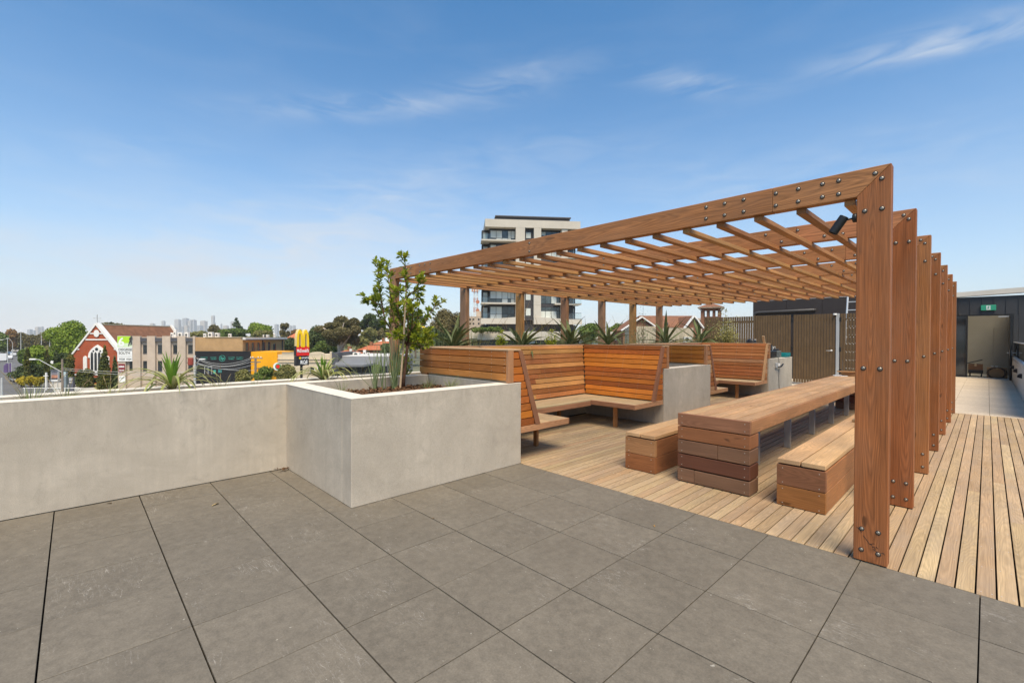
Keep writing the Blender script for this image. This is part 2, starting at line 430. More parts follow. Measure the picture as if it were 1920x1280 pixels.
paving = struct('terrace_paving')
TX0, TY0, TS = -1.8186, -0.734, 0.6
xl = [TX0 + TS * k for k in range(-7, 5)]; yl = [TY0 + TS * k for k in range(-2, 9)]
for i in range(len(xl) - 1):
    for j in range(len(yl) - 1):
        x0, x1 = max(xl[i], -5.858), min(xl[i + 1], .64)
        if x1 - x0 < .03: continue
        wx = x1 - x0 - .0060; wy = TS - .0078
        zj = rnd.uniform(-.0012, .0008)
        board('paving_tile', paving, ((x0 + x1) / 2, (yl[j] + yl[j + 1]) / 2, -.010 + zj), wx, wy, .02, AX_X, M_TILE, ch=.0015)
far_paving = struct('corridor_paving')
for i in range(-2, 2):
    x0, x1 = .04 + .6 * i, .04 + .6 * (i + 1); x1 = min(x1, .64)
    for j in range(22):
        y0 = 13.615 + .6 * j; y1 = min(y0 + .6, 26.8)
        if y1 - y0 < .05: continue
        board('paving_tile', far_paving, ((x0 + x1) / 2, (y0 + y1) / 2, -.010), x1 - x0 - .005, y1 - y0 - .0035, .02, AX_X, M_TILE2, ch=.0015)
MB().box(-7.7, -1.165, 15.6, 20.4, -.08, -.012).build('service_yard_floor', M_CONC)['kind'] = 'structure'

deck = struct('timber_deck')
PITCH = .0930; BW = .0838
DECKC = [(0.3903, 0.2711, 0.1568), (0.3695, 0.2536, 0.1463), (0.4059, 0.2836, 0.1631), (0.3485, 0.241, 0.1421), (0.4008, 0.286, 0.1652), (0.3747, 0.2485, 0.1399), (0.4269, 0.3087, 0.1777)]
def deck_run(xc, y0, y1):
    cuts = [y0]
    while cuts[-1] < y1 - 2.0:
        n = cuts[-1] + rnd.choice((1.8, 2.4, 2.7, 3.3, 3.6, 4.2, 4.8))
        cuts.append(n if n < y1 - .7 else y1)
    if cuts[-1] != y1: cuts.append(y1)
    for a, b in zip(cuts[:-1], cuts[1:]):
        board('deck_board', deck, (xc, (a + b) / 2, -.0105 + rnd.uniform(-.0008, .0008)), b - a - .002, BW, .021, AX_Y, M_DECK, vary(rnd.choice(DECKC), .07), .0012)
k = -60; scr = MB()
while True:
    xc = -0.412 + PITCH * (k + .5); k += 1
    if xc < -5.80: continue
    if xc > .60: break
    runs = [(4.068, 13.61)] if xc > -4.03 else [(4.08, 7.755), (9.77, 13.487)]
    if True:
        for a, b in runs:
            deck_run(xc, a, b)
            y = a + .06
            while y < b:
                for dx in (-.024, .024):
                    jx, jy = rnd.uniform(-.004, .004), rnd.uniform(-.006, .006); n = 6
                    scr.lathe([(.0042, .0), (.0032, .0016)], 6, Tr(xc + dx + jx, y + jy, -.0005))
                y += .45
o = scr.build('deck_screws', M_SCREW, deck); o['kind'] = 'stuff'

# ------------------------------------------------------------------ concrete parapets and planters
def conc_thing(name, label, boxes, skylit_tops, top, cat='planter'):
    t = thing(name, label, cat, Tr((boxes[0][0] + boxes[0][1]) / 2, (boxes[0][2] + boxes[0][3]) / 2, 0))
    inv = WM[t.name].inverted()
    for b in boxes:
        MB().box(*b, c=.006, M=inv).build('wall', M_CONC, t)
    for c_ in skylit_tops:
        MB().box(c_[0] - .0012, c_[1] + .0012, c_[2] - .0012, c_[3] + .0012, top - .004, top + .004, c=.003, M=inv).build('skylit_top', M_SKYLIT_TOP, t)
    return t
ZW = 1.016
conc_thing('concrete_parapet', 'inner grey concrete parapet wall running along the left terrace edge',
           [(-6.06, -5.86, -3.0, 18.0, 0, ZW)], [(-6.06, -5.86, -3.0, 18.0)], ZW, 'wall')
conc_thing('outer_parapet', 'outer concrete parapet wall behind the spiky plants overlooking the street',
           [(-6.90, -6.70, -3.0, 18.0, -.07, .985)], [(-6.90, -6.70, -3.0, 18.0)], .985, 'wall')
def planter(label, y0, y1):
    x0, x1 = -5.857, -4.075
    w = .205
    return conc_thing('concrete_planter', label,
        [(x1 - w, x1, y0, y1, 0, ZW), (x0, x1 - w - .002, y0 + .0015, y0 + w, 0, ZW), (x0, x1 - w - .002, y1 - w, y1 - .0015, 0, ZW)],
        [(x1 - w, x1, y0, y1), (x0, x1 - w - .003, y0, y0 + w), (x0, x1 - w - .003, y1 - w, y1)], ZW)
planter('large square concrete planter in front holding the young tree', 1.852, 4.075)
planter('plain concrete planter block between the two timber seating booths', 7.758, 9.766)
planter('far concrete planter block with a power outlet and tools on top', 13.492, 15.606)
def soil(label, x0, x1, y0, y1, z, seed):
    r = np.random.default_rng(seed); nx, ny = max(3, int((x1 - x0) / .08)), max(3, int((y1 - y0) / .08))
    b = MB()
    for j in range(ny + 1):
        for i in range(nx + 1):
            b.v.append((x0 + (x1 - x0) * i / nx, y0 + (y1 - y0) * j / ny, z + r.uniform(-.018, .022)))
    for j in range(ny):
        for i in range(nx):
            q = j * (nx + 1) + i; b.f.append([q, q + 1, q + nx + 2, q + nx + 1]); b.m.append(0)
    o = b.build('planting_soil', M_SOIL); tag(o, kind='structure'); return o
soil('', -5.857, -4.285, 2.06, 3.868, .865, 1); soil('', -5.857, -4.285, 7.965, 9.56, .86, 2); soil('', -5.857, -4.285, 13.70, 15.40, .93, 3)
soil('', -6.70, -6.06, -3.0, 18.0, .86, 4)
def leaf_arrays(P, N, S, aspect, r):
    n = len(P)
    N = N / np.linalg.norm(N, axis=1, keepdims=True)
    T = r.normal(size=(n, 3)); T -= (T * N).sum(1, keepdims=True) * N; T /= np.linalg.norm(T, axis=1, keepdims=True)
    B = np.cross(N, T)
    S = np.asarray(S).reshape(-1, 1)
    return np.stack([P + T * S, P + B * S * aspect, P - T * S, P - B * S * aspect], 1).reshape(-1, 3)
def quads_mesh(name, V, mat):
    n = len(V) // 4
    me = bpy.data.meshes.new(name); me.vertices.add(4 * n); me.vertices.foreach_set('co', np.ascontiguousarray(V, dtype=np.float32).ravel())
    me.loops.add(4 * n); me.loops.foreach_set('vertex_index', np.arange(4 * n, dtype=np.int32))
    me.polygons.add(n); me.polygons.foreach_set('loop_start', np.arange(0, 4 * n, 4, dtype=np.int32))
    me.materials.append(mat); me.update(calc_edges=True); return me
def mulch(x0, x1, y0, y1, z, n, seed, label):
    r = np.random.default_rng(seed)
    P = np.stack([r.uniform(x0, x1, n), r.uniform(y0, y1, n), z + r.uniform(.0, .035, n)], 1)
    N = r.normal(size=(n, 3)) * .6 + np.array([0, 0, 1.0])
    o = bpy.data.objects.new('bark_mulch', quads_mesh('bark_mulch', leaf_arrays(P, N, r.uniform(.012, .034, n), .5, r), M_CHIP))
    link(o); tag(o, label, 'mulch', kind='stuff')
mulch(-5.84, -4.30, 2.08, 3.85, .865, 3600, 5, 'red brown bark mulch around the young tree in the front planter')
mulch(-6.68, -6.08, -1.5, 16, .865, 7000, 6, 'bark mulch in the narrow strip between the two parapets')

# ------------------------------------------------------------------ pergola
PC = [(0.388, 0.1654, 0.0603), (0.3609, 0.1518, 0.0563), (0.4149, 0.1831, 0.068), (0.3394, 0.1381, 0.0497), (0.3933, 0.1713, 0.0654)]
PP = [(0.3214, 0.1154, 0.0396), (0.2959, 0.1019, 0.033), (0.3418, 0.127, 0.0441), (0.2807, 0.0953, 0.0308)]
perg = thing('timber_pergola', 'long red brown timber pergola of bolted frames with an open slatted roof', 'pergola', Tr(-3.9, 8.8, 0))
XR, XRi, XL, XLi, ZT, ZB = -.468, -.660, -7.378, -7.186, 2.796, 2.604
FD, FB = .042, .042                                     # thickness of each of the paired boards
NF = 7; FP = 1.568; FY0 = 4.056
def poly_board(name, poly, A, c, thick, mat, parent, color, bev=.003):
    """poly in world (x,z); board lies between y=c..c+thick; A: local axes"""
    cx = sum(p[0] for p in poly) / len(poly); cz = sum(p[1] for p in poly) / len(poly)
    Mw = Tr(cx, c + thick / 2, cz) @ A; inv = Mw.inverted()
    bm = bmesh.new()
    f0 = [bm.verts.new(inv @ Vector((p[0], c, p[1]))) for p in poly]; f1 = [bm.verts.new(inv @ Vector((p[0], c + thick, p[1]))) for p in poly]
    n = len(poly)
    bm.faces.new(f0); bm.faces.new(f1[::-1])
    for i in range(n): bm.faces.new([f0[(i + 1) % n], f0[i], f1[i], f1[(i + 1) % n]])
    bmesh.ops.recalc_face_normals(bm, faces=bm.faces)
    bmesh.ops.bevel(bm, geom=list(bm.edges), offset=bev, segments=1, affect='EDGES')
    me = bpy.data.meshes.new(name); bm.to_mesh(me); bm.free(); me.materials.append(mat)
    o = bpy.data.objects.new(name, me); o.color = (*color, 1)
    return link(o, parent, Mw)
A_VERT = axes((0, 0, 1), (1, 0, 0)); A_HOR = axes((1, 0, 0), (0, 0, 1))
bolt_me = None
def bolt(parent, x, y, z):
    global bolt_me
    if bolt_me is None:
        b = MB(); b.cur = 1; b.lathe([(.0165, 0), (.0165, .0012), (.0145, .0016)], 12)
        b.cur = 0; b.lathe([(.0112, .001), (.0112, .0032), (.0098, .0055), (.006, .0069), (.0012, .0073)], 12)
        bolt_me = b.mesh('bolt', [M_BOLT, M_WASHSHADE], True)
    o = bpy.data.objects.new('bolt', bolt_me)
    link(o, parent, Tr(x, y - .0004, z) @ Matrix.Rotation(math.pi / 2, 4, 'X'))
for k in range(NF):
    y = FY0 + FP * k
    for half in (0, 1):
        yy = y if half == 0 else y + FD + .008
        cR = vary(PP[(k * 3 + half) % 4], .14); cB = vary(rnd.choice(PC), .13)
        post = poly_board('post', [(XRi, .008), (XR, .008), (XR, ZT), (XRi, ZB)], A_VERT, yy, FD, M_PERG, perg, cR)
        j1, j2 = -1.209 + (rnd.uniform(-.3, .1) if k else 0), -6.53 + (rnd.uniform(-.2, .2) if k else 0)
        b1 = poly_board('beam', [(j1 + .001, ZB), (XRi - .0015, ZB), (XR - .0015, ZT), (j1 + .001, ZT)], A_HOR, yy, FD, M_PERG, perg, cB)
        b2 = poly_board('beam', [(j2 + .001, ZB), (j1 - .001, ZB), (j1 - .001, ZT), (j2 + .001, ZT)], A_HOR, yy, FD, M_PERG, perg, vary(rnd.choice(PC) if k else PC[1], .06))
        b3 = poly_board('beam', [(XLi + .0015, ZB), (j2 - .001, ZB), (j2 - .001, ZT), (XL + .0015, ZT)], A_HOR, yy, FD, M_PERG, perg, vary(rnd.choice(PC), .10))
        lp = poly_board('post', [(XL, -.06), (XLi, -.06), (XLi, ZB), (XL, ZT)], A_VERT, yy, FD, M_PERG, perg, vary([(.36, .21, .12), (.40, .20, .07), (.33, .17, .09)][(k + 2) % 3], .08))
        if half == 0:
            for bx, bz in ((-.612, .235), (-.519, .233), (-.613, .086), (-.518, .083), (-.612, 1.38), (-.519, 1.38), (-.613, 2.495), (-.517, 2.495), (-.520, 2.704)):
                bolt(post, bx, y, bz)
            for bx in (-.768, -.869, -1.027): 
                bolt(b1, bx, y, 2.747); bolt(b1, bx, y, 2.650)
            bolt(b1, -.557, y, 2.747)
            bolt(b1, -1.184, y, 2.747); bolt(b1, -1.184, y, 2.650)
            for bx in (-1.427, -1.582, -1.742, -3.92, -6.09, -6.246, -6.394): 
                bolt(b2, bx, y, 2.750); bolt(b2, bx, y, 2.650)
            for bx in (-6.66, -6.80, -7.0, -7.18):
                bolt(b3, bx, y, 2.745); bolt(b3, bx, y, 2.650)
            for bx, bz in ((-7.315, 2.50), (-7.235, 2.50)): bolt(lp, bx, y, bz)
        else:
            board('spacer', perg, ((XL + XLi) / 2, y + FD + .004, 1.2), 2.3, .12, .007, axes((0, 0, 1), (1, 0, 0)), M_BLACK)
SC = [(0.3949, 0.189, 0.0719), (0.3619, 0.164, 0.0612), (0.4278, 0.2088, 0.0754), (0.34, 0.1492, 0.0561), (0.4608, 0.2337, 0.0864)]
for k in range(22):
    xc = -.709 - .3095 * k
    ends = [FY0 + FD + .002] + [FY0 + FP * m + .046 for m in (sorted(rnd.sample(range(1, 6), 2)))] + [FY0 + FP * 6 + .1]
    for a, b in zip(ends[:-1], ends[1:]):
        board('slat', perg, (xc, (a + b) / 2, 2.6035 - .0215), b - a - .002, .066, .042, AX_Y, M_PERG, vary(rnd.choice(SC), .12))

# ------------------------------------------------------------------ seating booths
BC = [(0.4311, 0.1326, 0.021), (0.3797, 0.1111, 0.0189), (0.4721, 0.1497, 0.0221), (0.3387, 0.1008, 0.021), (0.3695, 0.1198, 0.0294), (0.5131, 0.1669, 0.0242), (0.2976, 0.0873, 0.0199)]
RC = [(0.324, 0.1198, 0.0382), (0.2859, 0.1033, 0.0325), (0.3526, 0.1385, 0.0458), (0.2669, 0.0935, 0.0299), (0.3812, 0.1572, 0.0541)]
OC = [(0.396, 0.1472, 0.0252), (0.44, 0.1662, 0.0288), (0.363, 0.1311, 0.0228)]
SEATC = [(0.4653, 0.3358, 0.1915), (0.4257, 0.3027, 0.1676), (0.495, 0.3689, 0.2155), (0.4455, 0.3122, 0.1756)]
def booth(label, Y0, back_pal, arm_pal, screen_pal):
    Y1 = Y0 + 4.097
    t = thing('seating_booth', label, 'booth seat', Tr(-5.0, (Y0 + Y1) / 2, 0), 'timber seating booths')
    XE = -4.082
    ZS, ZTOP = .457, 1.442
    H = ZTOP - .47; lean = .335
    nb = 11; sl = math.hypot(H, lean); pitch = sl / nb
    def fy(tt): return .560 - lean * tt                     # offset of an arm's seat-side face from its back plane
    def bx(tt): return -5.585 - lean * .93 * tt             # back run's face
    for side in (0, 1):
        sg = 1 if side == 0 else -1
        Yb = Y0 if side == 0 else Y1
        Y = lambda d: Yb + sg * d
        # outer screen boards (rear of the arm)
        for i in range(4):
            z = 1.422 - .0455 - .0945 * i
            board('screen_board', t, ((XE - .05 - 6.08) / 2, Y(.011), z), 6.08 + XE - .05 - .0, .0850, .021, axes((1, 0, 0), (0, 0, 1)), M_BOOTH, vary(screen_pal[i % len(screen_pal)], .1))
        board('screen_board', t, ((XE - .05 - 5.90) / 2, Y(.055), 1.041), 5.90 + XE - .05, .048, .03, axes((1, 0, 0), (0, 0, 1)), M_BOOTH, (.52, .37, .21))
        board('packer', t, (-5.98, Y(.06), 1.043), .17, .10, .05, AX_X, M_BOOTH, (.36, .15, .05))
        board('corner_post', t, (XE - .024, Y(.046), (1.024 + ZTOP - .02) / 2), ZTOP - 1.044, .047, .09, axes((0, 0, 1), (1, 0, 0)), M_BOOTH, vary((.36, .175, .085), .05))
        board('capping', t, ((XE - 6.08) / 2, Y(.108), ZTOP - .0105), 6.08 + XE, .225, .021, AX_X, M_BOOTH, vary((.52, .33, .19), .06))
        # raking trim at the open end
        P = [(Y(.170), ZTOP - .023), (Y(.240), ZTOP - .023), (Y(.578), ZS + .001), (Y(.488), ZS + .001)]
        cy = sum(p[0] for p in P) / 4; cz = sum(p[1] for p in P) / 4
        d = Vector((0, P[0][0] - P[3][0], P[0][1] - P[3][1])).normalized()
        Mw = Tr(XE - .018, cy, cz) @ axes(d, (1, 0, 0)); inv = Mw.inverted()
        b = MB(); V = [inv @ Vector((XE + .004 - e, p[0], p[1])) for e in (0, .044) for p in P]
        F = [[0, 1, 2, 3], [7, 6, 5, 4]] + [[i, i + 4, (i + 1) % 4 + 4, (i + 1) % 4] for i in range(4)]
        if sg > 0: F = [f[::-1] for f in F]
        F = [f[::-1] for f in F]
        b.add(V, F); b.build('raking_trim', M_BOOTH, t, Mw, color=vary((.255, .115, .062), .06) if Y0 < 8 or side == 0 else (.48, .28, .14))
        # end cladding
        for i in range(10):
            z0 = ZS + .004 + .0955 * i; z1 = z0 + .0855; zc = (z0 + z1) / 2
            ya = .224 if z1 < 1.06 else .094
            tt = (zc - .457) / (ZTOP - .457); yb = .486 - .318 * tt
            if z1 > ZTOP - .02: z1 = ZTOP - .024
            if yb - ya < .02: continue
            cyl = (Y(ya) + Y(yb)) / 2
            board('end_board', t, (XE - .016, cyl, (z0 + z1) / 2), yb - ya, z1 - z0, .022, axes((0, 1, 0), (0, 0, 1)), M_BOOTH, vary(rnd.choice(arm_pal), .14))
        # raked backrest of the arm
        for i in range(nb):
            tt = (i + .5) / nb
            x0 = bx(tt) + .012; x1 = XE - .026
            dv = Vector((0, -sg * lean, H)).normalized()
            c = ((x0 + x1) / 2, Y(fy(tt) - .010), .472 + H * tt)
            board('backrest_board', t, c, x1 - x0, pitch - .0105, .020, axes((1, 0, 0), dv), M_BOOTH, vary(rnd.choice(arm_pal), .15))
            if side == 1 or True:
                pass
        # seat of the arm
        for i in range(8):
            yc = 1.130 - .0945 * i
            board('seat_board', t, ((XE - .022 - 4.985) / 2, Y(yc), ZS - .0105), 4.985 + XE - .022, .0870, .021, AX_X, M_TABLE, vary(rnd.choice(SEATC), .09))
        board('fascia', t, ((XE - 4.985) / 2, Y(1.1845 - .0105 + .003), ZS - .041), 4.985 + XE - .002, .080, .021, axes((1, 0, 0), (0, 0, 1)), M_BOOTH, vary((.33, .165, .09), .08))
        board('fascia', t, (XE - .0105, Y((.225 + 1.164) / 2), ZS - .041), .938, .080, .021, axes((0, 1, 0), (0, 0, 1)), M_BOOTH, vary((.42, .22, .11), .08))
        board('leg', t, (-4.57, Y(1.02), .19), .38, .07, .045, axes((0, 0, 1), (1, 0, 0)), M_BOOTH, (.38, .17, .06))
        board('leg', t, (-5.60, Y(1.35), .19), .38, .07, .045, axes((0, 0, 1), (1, 0, 0)), M_BOOTH, (.38, .17, .06))
    # back run
    for i in range(nb):
        tt = (i + .5) / nb
        y0 = Y0 + fy(tt) + .004; y1 = Y1 - fy(tt) - .004
        dv = Vector((-lean * .93, 0, H)).normalized()
        ym = y0 + (y1 - y0) * rnd.uniform(.3, .7)
        for a, b_ in ((y0, ym - .001), (ym + .001, y1)):
            board('backrest_board', t, (bx(tt) - .010, (a + b_) / 2, .472 + H * tt), b_ - a, pitch - .0105, .020, axes((0, 1, 0), dv), M_BOOTH, vary(rnd.choice(back_pal), .14))
    board('capping', t, (-5.99, (Y0 + Y1) / 2, ZTOP - .0105), Y1 - Y0 - .45, .20, .021, AX_Y, M_BOOTH, vary((.46, .28, .17), .06))
    for i in range(4):
        board('screen_board', t, (-6.085, (Y0 + Y1) / 2, 1.422 - .0455 - .0945 * i), Y1 - Y0 - .04, .0885, .02, axes((0, 1, 0), (0, 0, 1)), M_BOOTH, vary(rnd.choice(screen_pal), .1))
    for i in range(7):
        board('seat_board', t, (-5.04 - .0945 * i, (Y0 + Y1) / 2, ZS - .0105), Y1 - Y0 - .46, .0870, .021, AX_Y, M_TABLE, vary(rnd.choice(SEATC), .09))
    board('fascia', t, (-4.996, (Y0 + Y1) / 2, ZS - .062), Y1 - Y0 - 2.34, .080, .021, axes((0, 1, 0), (0, 0, 1)), M_BOOTH, vary((.34, .165, .09), .08))
    # rows of small nail heads up the backrests
    nl = MB()
    for tt_i in range(nb):
        for s_ in (.25, .75):
            tt = (tt_i + s_) / nb
            for xx in (-5.25, -4.85, -4.45):
                nl.box(xx - .004, xx + .004, Y1 - fy(tt) - .0045, Y1 - fy(tt) + .0, .472 + H * tt - .004, .472 + H * tt + .004)
            for yy in np.arange(Y0 + .7, Y1 - .6, .45):
                nl.box(bx(tt) - .002, bx(tt) + .003, yy - .004, yy + .004, .472 + H * tt - .004, .472 + H * tt + .004)
    for i in range(4):
        for dz in (-.025, .025):
            for xx in (-5.75, -5.3, -4.85, -4.4, -4.16):
                nl.box(xx - .0035, xx + .0035, Y0 - .0018, Y0 + .004, 1.422 - .0455 - .0945 * i + dz - .0035, 1.422 - .0455 - .0945 * i + dz + .0035)
    o = nl.build('nail_heads', M_SCREW, t, I4); o['kind'] = 'stuff'
    return t
booth('front timber seating booth with warm orange backrest boards beside the tree planter', 3.86, RC + [(.50, .24, .08)], BC, [(.37, .128, .030), (.45, .180, .048), (.34, .115, .027), (.46, .185, .048)])
booth('rear timber seating booth with red brown backrest beyond the plain concrete block', 9.548, RC, RC + [(.42, .22, .10)], OC)

# ------------------------------------------------------------------ long table and benches
TT = [(0.539, 0.3161, 0.1545), (0.5101, 0.2956, 0.1419), (0.5678, 0.3448, 0.1734), (0.5004, 0.2832, 0.1356)]
TB = [(.40, .20, .105), (.35, .16, .08), (.38, .185, .095)]
tab = thing('communal_table', 'long heavy timber communal table with stacked timber ends on grey steel legs', 'table', Tr(-2.01, 8.78, 0))
TX1, TX2, TYA, TYB = -2.388, -1.632, 4.86, 12.72
for i in range(5):
    xc = TX1 + .0255 + .0705 + i * .1412
    ym = rnd.uniform(7.5, 10.5)
    for a, b in ((TYA + .044, ym), (ym, TYB - .044)):
        board('tabletop_board', tab, (xc, (a + b) / 2, .737), b - a - .002, .1290, .036, AX_Y, M_TABLE, vary(rnd.choice(TT), .07))
for ya in (TYA, TYB - .042):
    board('end_fascia', tab, ((TX1 + TX2) / 2, ya + .021, .6875), TX2 - TX1, .133, .042, axes((1, 0, 0), (0, 0, 1)), M_BOOTH, (.30, .135, .070))
for xs in (TX1 + .0105, TX2 - .0105):
    for a, b in ((TYA + .044, 8.6), (8.602, TYB - .044)):
        board('side_fascia', tab, (xs, (a + b) / 2, .6865), b - a, .131, .021, axes((0, 1, 0), (0, 0, 1)), M_BOOTH, vary((.42, .205, .090), .05))
STK = [(.470, .612, (.30, .120, .050), None), (.316, .464, (.205, .108, .062), -1.95), (.162, .308, (.135, .052, .030), None), (.008, .152, (.20, .108, .064), -2.20)]
for y0 in (TYA, TYB - .245):
    for z0, z1, c, sp in STK:
        segs = [(TX1, TX2)] if sp is None else [(TX1, sp - .0015), (sp + .0015, TX2)]
        for a, b in segs:
            board('stacked_timber', tab, ((a + b) / 2, y0 + .1225, (z0 + z1) / 2), b - a, .245, z1 - z0 - .004, AX_X, M_BOOTH, vary(c, .06), .004)
nl = MB()
for z0, z1, c, sp in STK + [(.622, .754, None, None)]:
    for xx in (TX1 + .05, TX2 - .05):
        for zz in (z0 + .03, z1 - .03): nl.box(xx - .004, xx + .004, TYA - .002, TYA + .004, zz - .004, zz + .004)
nl.build('nail_heads', M_SCREW, tab, I4)['kind'] = 'stuff'
for y in (6.18, 7.49, 8.82, 10.17, 11.48):
    MB().box(-2.045, -1.965, y - .03, y + .03, .002, .715, c=.004, M=WM[tab.name].inverted()).build('leg', M_STEEL, tab)
    MB().box(-2.36, -1.66, y - .025, y + .025, .69, .717, M=WM[tab.name].inverted()).build('bracket', M_STEEL, tab)
def bench(label, x0, x1, cols):
    t = thing('timber_bench', label, 'bench', Tr((x0 + x1) / 2, 8.78, 0), 'long benches either side of the table')
    ya, yb = 4.865, 12.6
    for n_, (z0, z1) in enumerate(((.006, .194), (.199, .388))):
        board('end_board', t, ((x0 + x1) / 2, ya + .021, (z0 + z1) / 2), x1 - x0, z1 - z0, .042, axes((1, 0, 0), (0, 0, 1)), M_BOOTH, cols[n_])
        board('end_board', t, ((x0 + x1) / 2, yb - .021, (z0 + z1) / 2), x1 - x0, z1 - z0, .042, axes((1, 0, 0), (0, 0, 1)), M_BOOTH, cols[n_])
        for xs in (x0 + .0215, x1 - .0215):
            ym = 8.3 + n_ * .9
            for a, b in ((ya + .043, ym), (ym + .002, yb - .043)):
                board('side_board', t, (xs, (a + b) / 2, (z0 + z1) / 2), b - a, z1 - z0, .042, axes((0, 1, 0), (0, 0, 1)), M_BOOTH, vary(cols[2], .08))
    w = (x1 - x0) / 2
    MB().box(x0 + .03, x1 - .03, ya + .05, yb - .05, .37, .401, M=WM[t.name].inverted()).build('gap_shade', M_BLACK, t)  # black sheet under the planks, coloured as the shade of the dark gap
    for i in range(2):
        xc = x0 + w * (i + .5) + (-.001 if i == 0 else .001); ym = rnd.uniform(7.5, 9.5)
        for a, b in ((ya + .0, ym), (ym + .002, yb)):
            board('seat_board', t, (xc, (a + b) / 2, .4235), b - a, w - .010, .041, AX_Y, M_TABLE, vary(rnd.choice(TT), .06))
    nl = MB()
    for xx in (x0 + .05, x1 - .05):
        for zz in (.03, .165, .225, .36): nl.box(xx - .004, xx + .004, ya - .002, ya + .004, zz - .004, zz + .004)
    nl.build('nail_heads', M_SCREW, t, I4)['kind'] = 'stuff'
bench('long timber bench on the booth side of the table', -3.060, -2.663, [(.29, .112, .042), (.36, .180, .078), (.27, .108, .044)])
bench('long timber bench between the table and the front pergola posts', -1.392, -.995, [(.33, .135, .040), (.25, .108, .052), (.32, .135, .054)])
o = board('timber_offcut', None, (-1.24, 7.72, .4645), .075, .09, .035, AX_X, M_TABLE, (.30, .19, .09)); tag(o, 'small timber offcut lying on the bench behind the front post', 'offcut')
o = board('timber_offcut', None, (-2.02, 12.30, .80), .42, .12, .09, AX_X, M_TABLE, (.30, .16, .07)); tag(o, 'thick brown timber offcut on the far end of the table', 'offcut')
o = board('timber_offcut', None, (-2.04, 12.26, .8565), .55, .10, .021, axes((.96, .28, 0), (-.28, .96, 0)), M_TABLE, (.42, .22, .09)); tag(o, 'thin timber strip lying across the thick offcut on the table', 'offcut')
pp = MB()
for i in range(4): pp.box(-.12 + .01 * i, .12, -.16, .16 - .01 * i, .003 * i, .003 * i + .0028)
o = pp.build('paper_stack', M_WHITE, None, Tr(-2.26, 12.25, .7565) @ Matrix.Rotation(.3, 4, 'Z')); tag(o, 'loose white papers on the far end of the table', 'paper')

# dark scribbled scratches low on the front post
sk = MB()
for pts in ([(-.640, .240), (-.618, .218), (-.612, .205)], [(-.602, .190), (-.566, .140), (-.560, .136)], [(-.556, .142), (-.548, .120), (-.541, .132), (-.534, .112)], [(-.548, .112), (-.520, .096), (-.500, .078)], [(-.530, .134), (-.520, .120)], [(-.502, .098), (-.488, .100), (-.482, .090)], [(-.566, .138), (-.545, .150), (-.538, .146)]):
    for a, b in zip(pts[:-1], pts[1:]):
        A, B_ = Vector(a), Vector(b); n = Vector((-(B_ - A).y, (B_ - A).x)).normalized() * .0013
        sk.prism([tuple(A - n), tuple(B_ - n), tuple(B_ + n), tuple(A + n)], FY0 - .0012, FY0 + .001)
fp = [o for o in perg.children if o.name == 'post'][0]
sk.build('scratch_marks', M_BLACK, fp, I4)
# spotlight on the front post
sp = thing('spotlight', 'black cylinder spotlight on a bracket fixed to the front post', 'spotlight', Tr(-.66, 4.077, 2.46))
RY = Matrix.Rotation(-math.pi / 2, 4, 'Y')
MB().lathe([(.0, .001), (.030, .001), (.032, .004), (.032, .022), (.028, .026)], 20, RY).build('mounting_plate', M_BLACK, sp, smooth=True)
MB().tube([(-.024, 0, 0), (-.07, .0, -.004), (-.088, .0, -.012)], .007, 8).build('arm', M_BLACK, sp, smooth=True)
d = Vector((-.52, -.10, -.85)).normalized(); Mh = WM[sp.name] @ Tr(-.082, 0, .012) @ d.to_track_quat('Z', 'Y').to_matrix().to_4x4()
MB().lathe([(.0, -.012), (.029, -.012), (.031, -.009), (.031, .118), (.027, .121), (.026, .110), (.0, .108)], 24).build('lamp_head', M_BLACK, sp, Mh, smooth=False)

# ------------------------------------------------------------------ service fence, gates, dark building, doorway, balustrade
M_SLAT = plain('brown fence batten', (.135, .085, .042), .62, .16, 3)
M_CLAD = plain('charcoal wall cladding', (.050, .040, .037), .55, .10, 1.2)
M_SEAM = plain('dark standing seam metal', (.052, .050, .052), .5, .12, 1.5, .4)
M_PIPE = plain('charcoal downpipe', (.060, .056, .056), .4, .1, 3, .4)
M_ALU = plain('pale aluminium', (.60, .60, .60), .35, .08, 5, .5, .3)
M_GREYP = plain('grey painted post', (.42, .43, .43), .5, .06)
M_FASCIA = plain('cream roof fascia', (.66, .60, .52), .6, .06)
M_ROOM = plain('room plaster', (.33, .295, .25), .8, .05)
M_CARD = plain('cardboard', (.33, .21, .115), .8, .12, 4)
M_GREEN = plain('exit green', (.045, .34, .20), .4, .05)
M_GLASS = glass_clear('balustrade glass')
M_GLASSD = glass_dark('dark window glass')
FY = 18.2
def fence_run(name, label, x0, x1, z0, z1, cat, extra=None):
    t = thing(name, label, cat, Tr((x0 + x1) / 2, FY, 0))
    n = max(1, round((x1 - x0) / .083)); p = (x1 - x0) / n
    for i in range(n):
        board('batten', t, (x0 + p * (i + .5), FY, (z0 + z1) / 2), z1 - z0, p - .014, .02, axes((0, 0, 1), (1, 0, 0)), M_SLAT, ch=.002)
    for z in (z0 + .18, (z0 + z1) / 2, z1 - .20):
        MB().box(x0, x1, FY + .012, FY + .05, z - .04, z + .04, M=WM[t.name].inverted()).build('rail', M_SLAT, t)
    return t
fence_run('batten_fence', 'brown vertical batten fence with a gappy top behind the rear shrub', -7.86, -6.05, .03, 2.385, 'fence')
fence_run('batten_fence', 'brown vertical batten fence below the black pipe, beside the gate', -6.045, -4.80, .03, 2.40, 'fence')
g1 = fence_run('batten_gate', 'brown batten gate with a silver lever handle', -4.725, -3.50, .05, 2.395, 'gate')
inv = WM[g1.name].inverted()
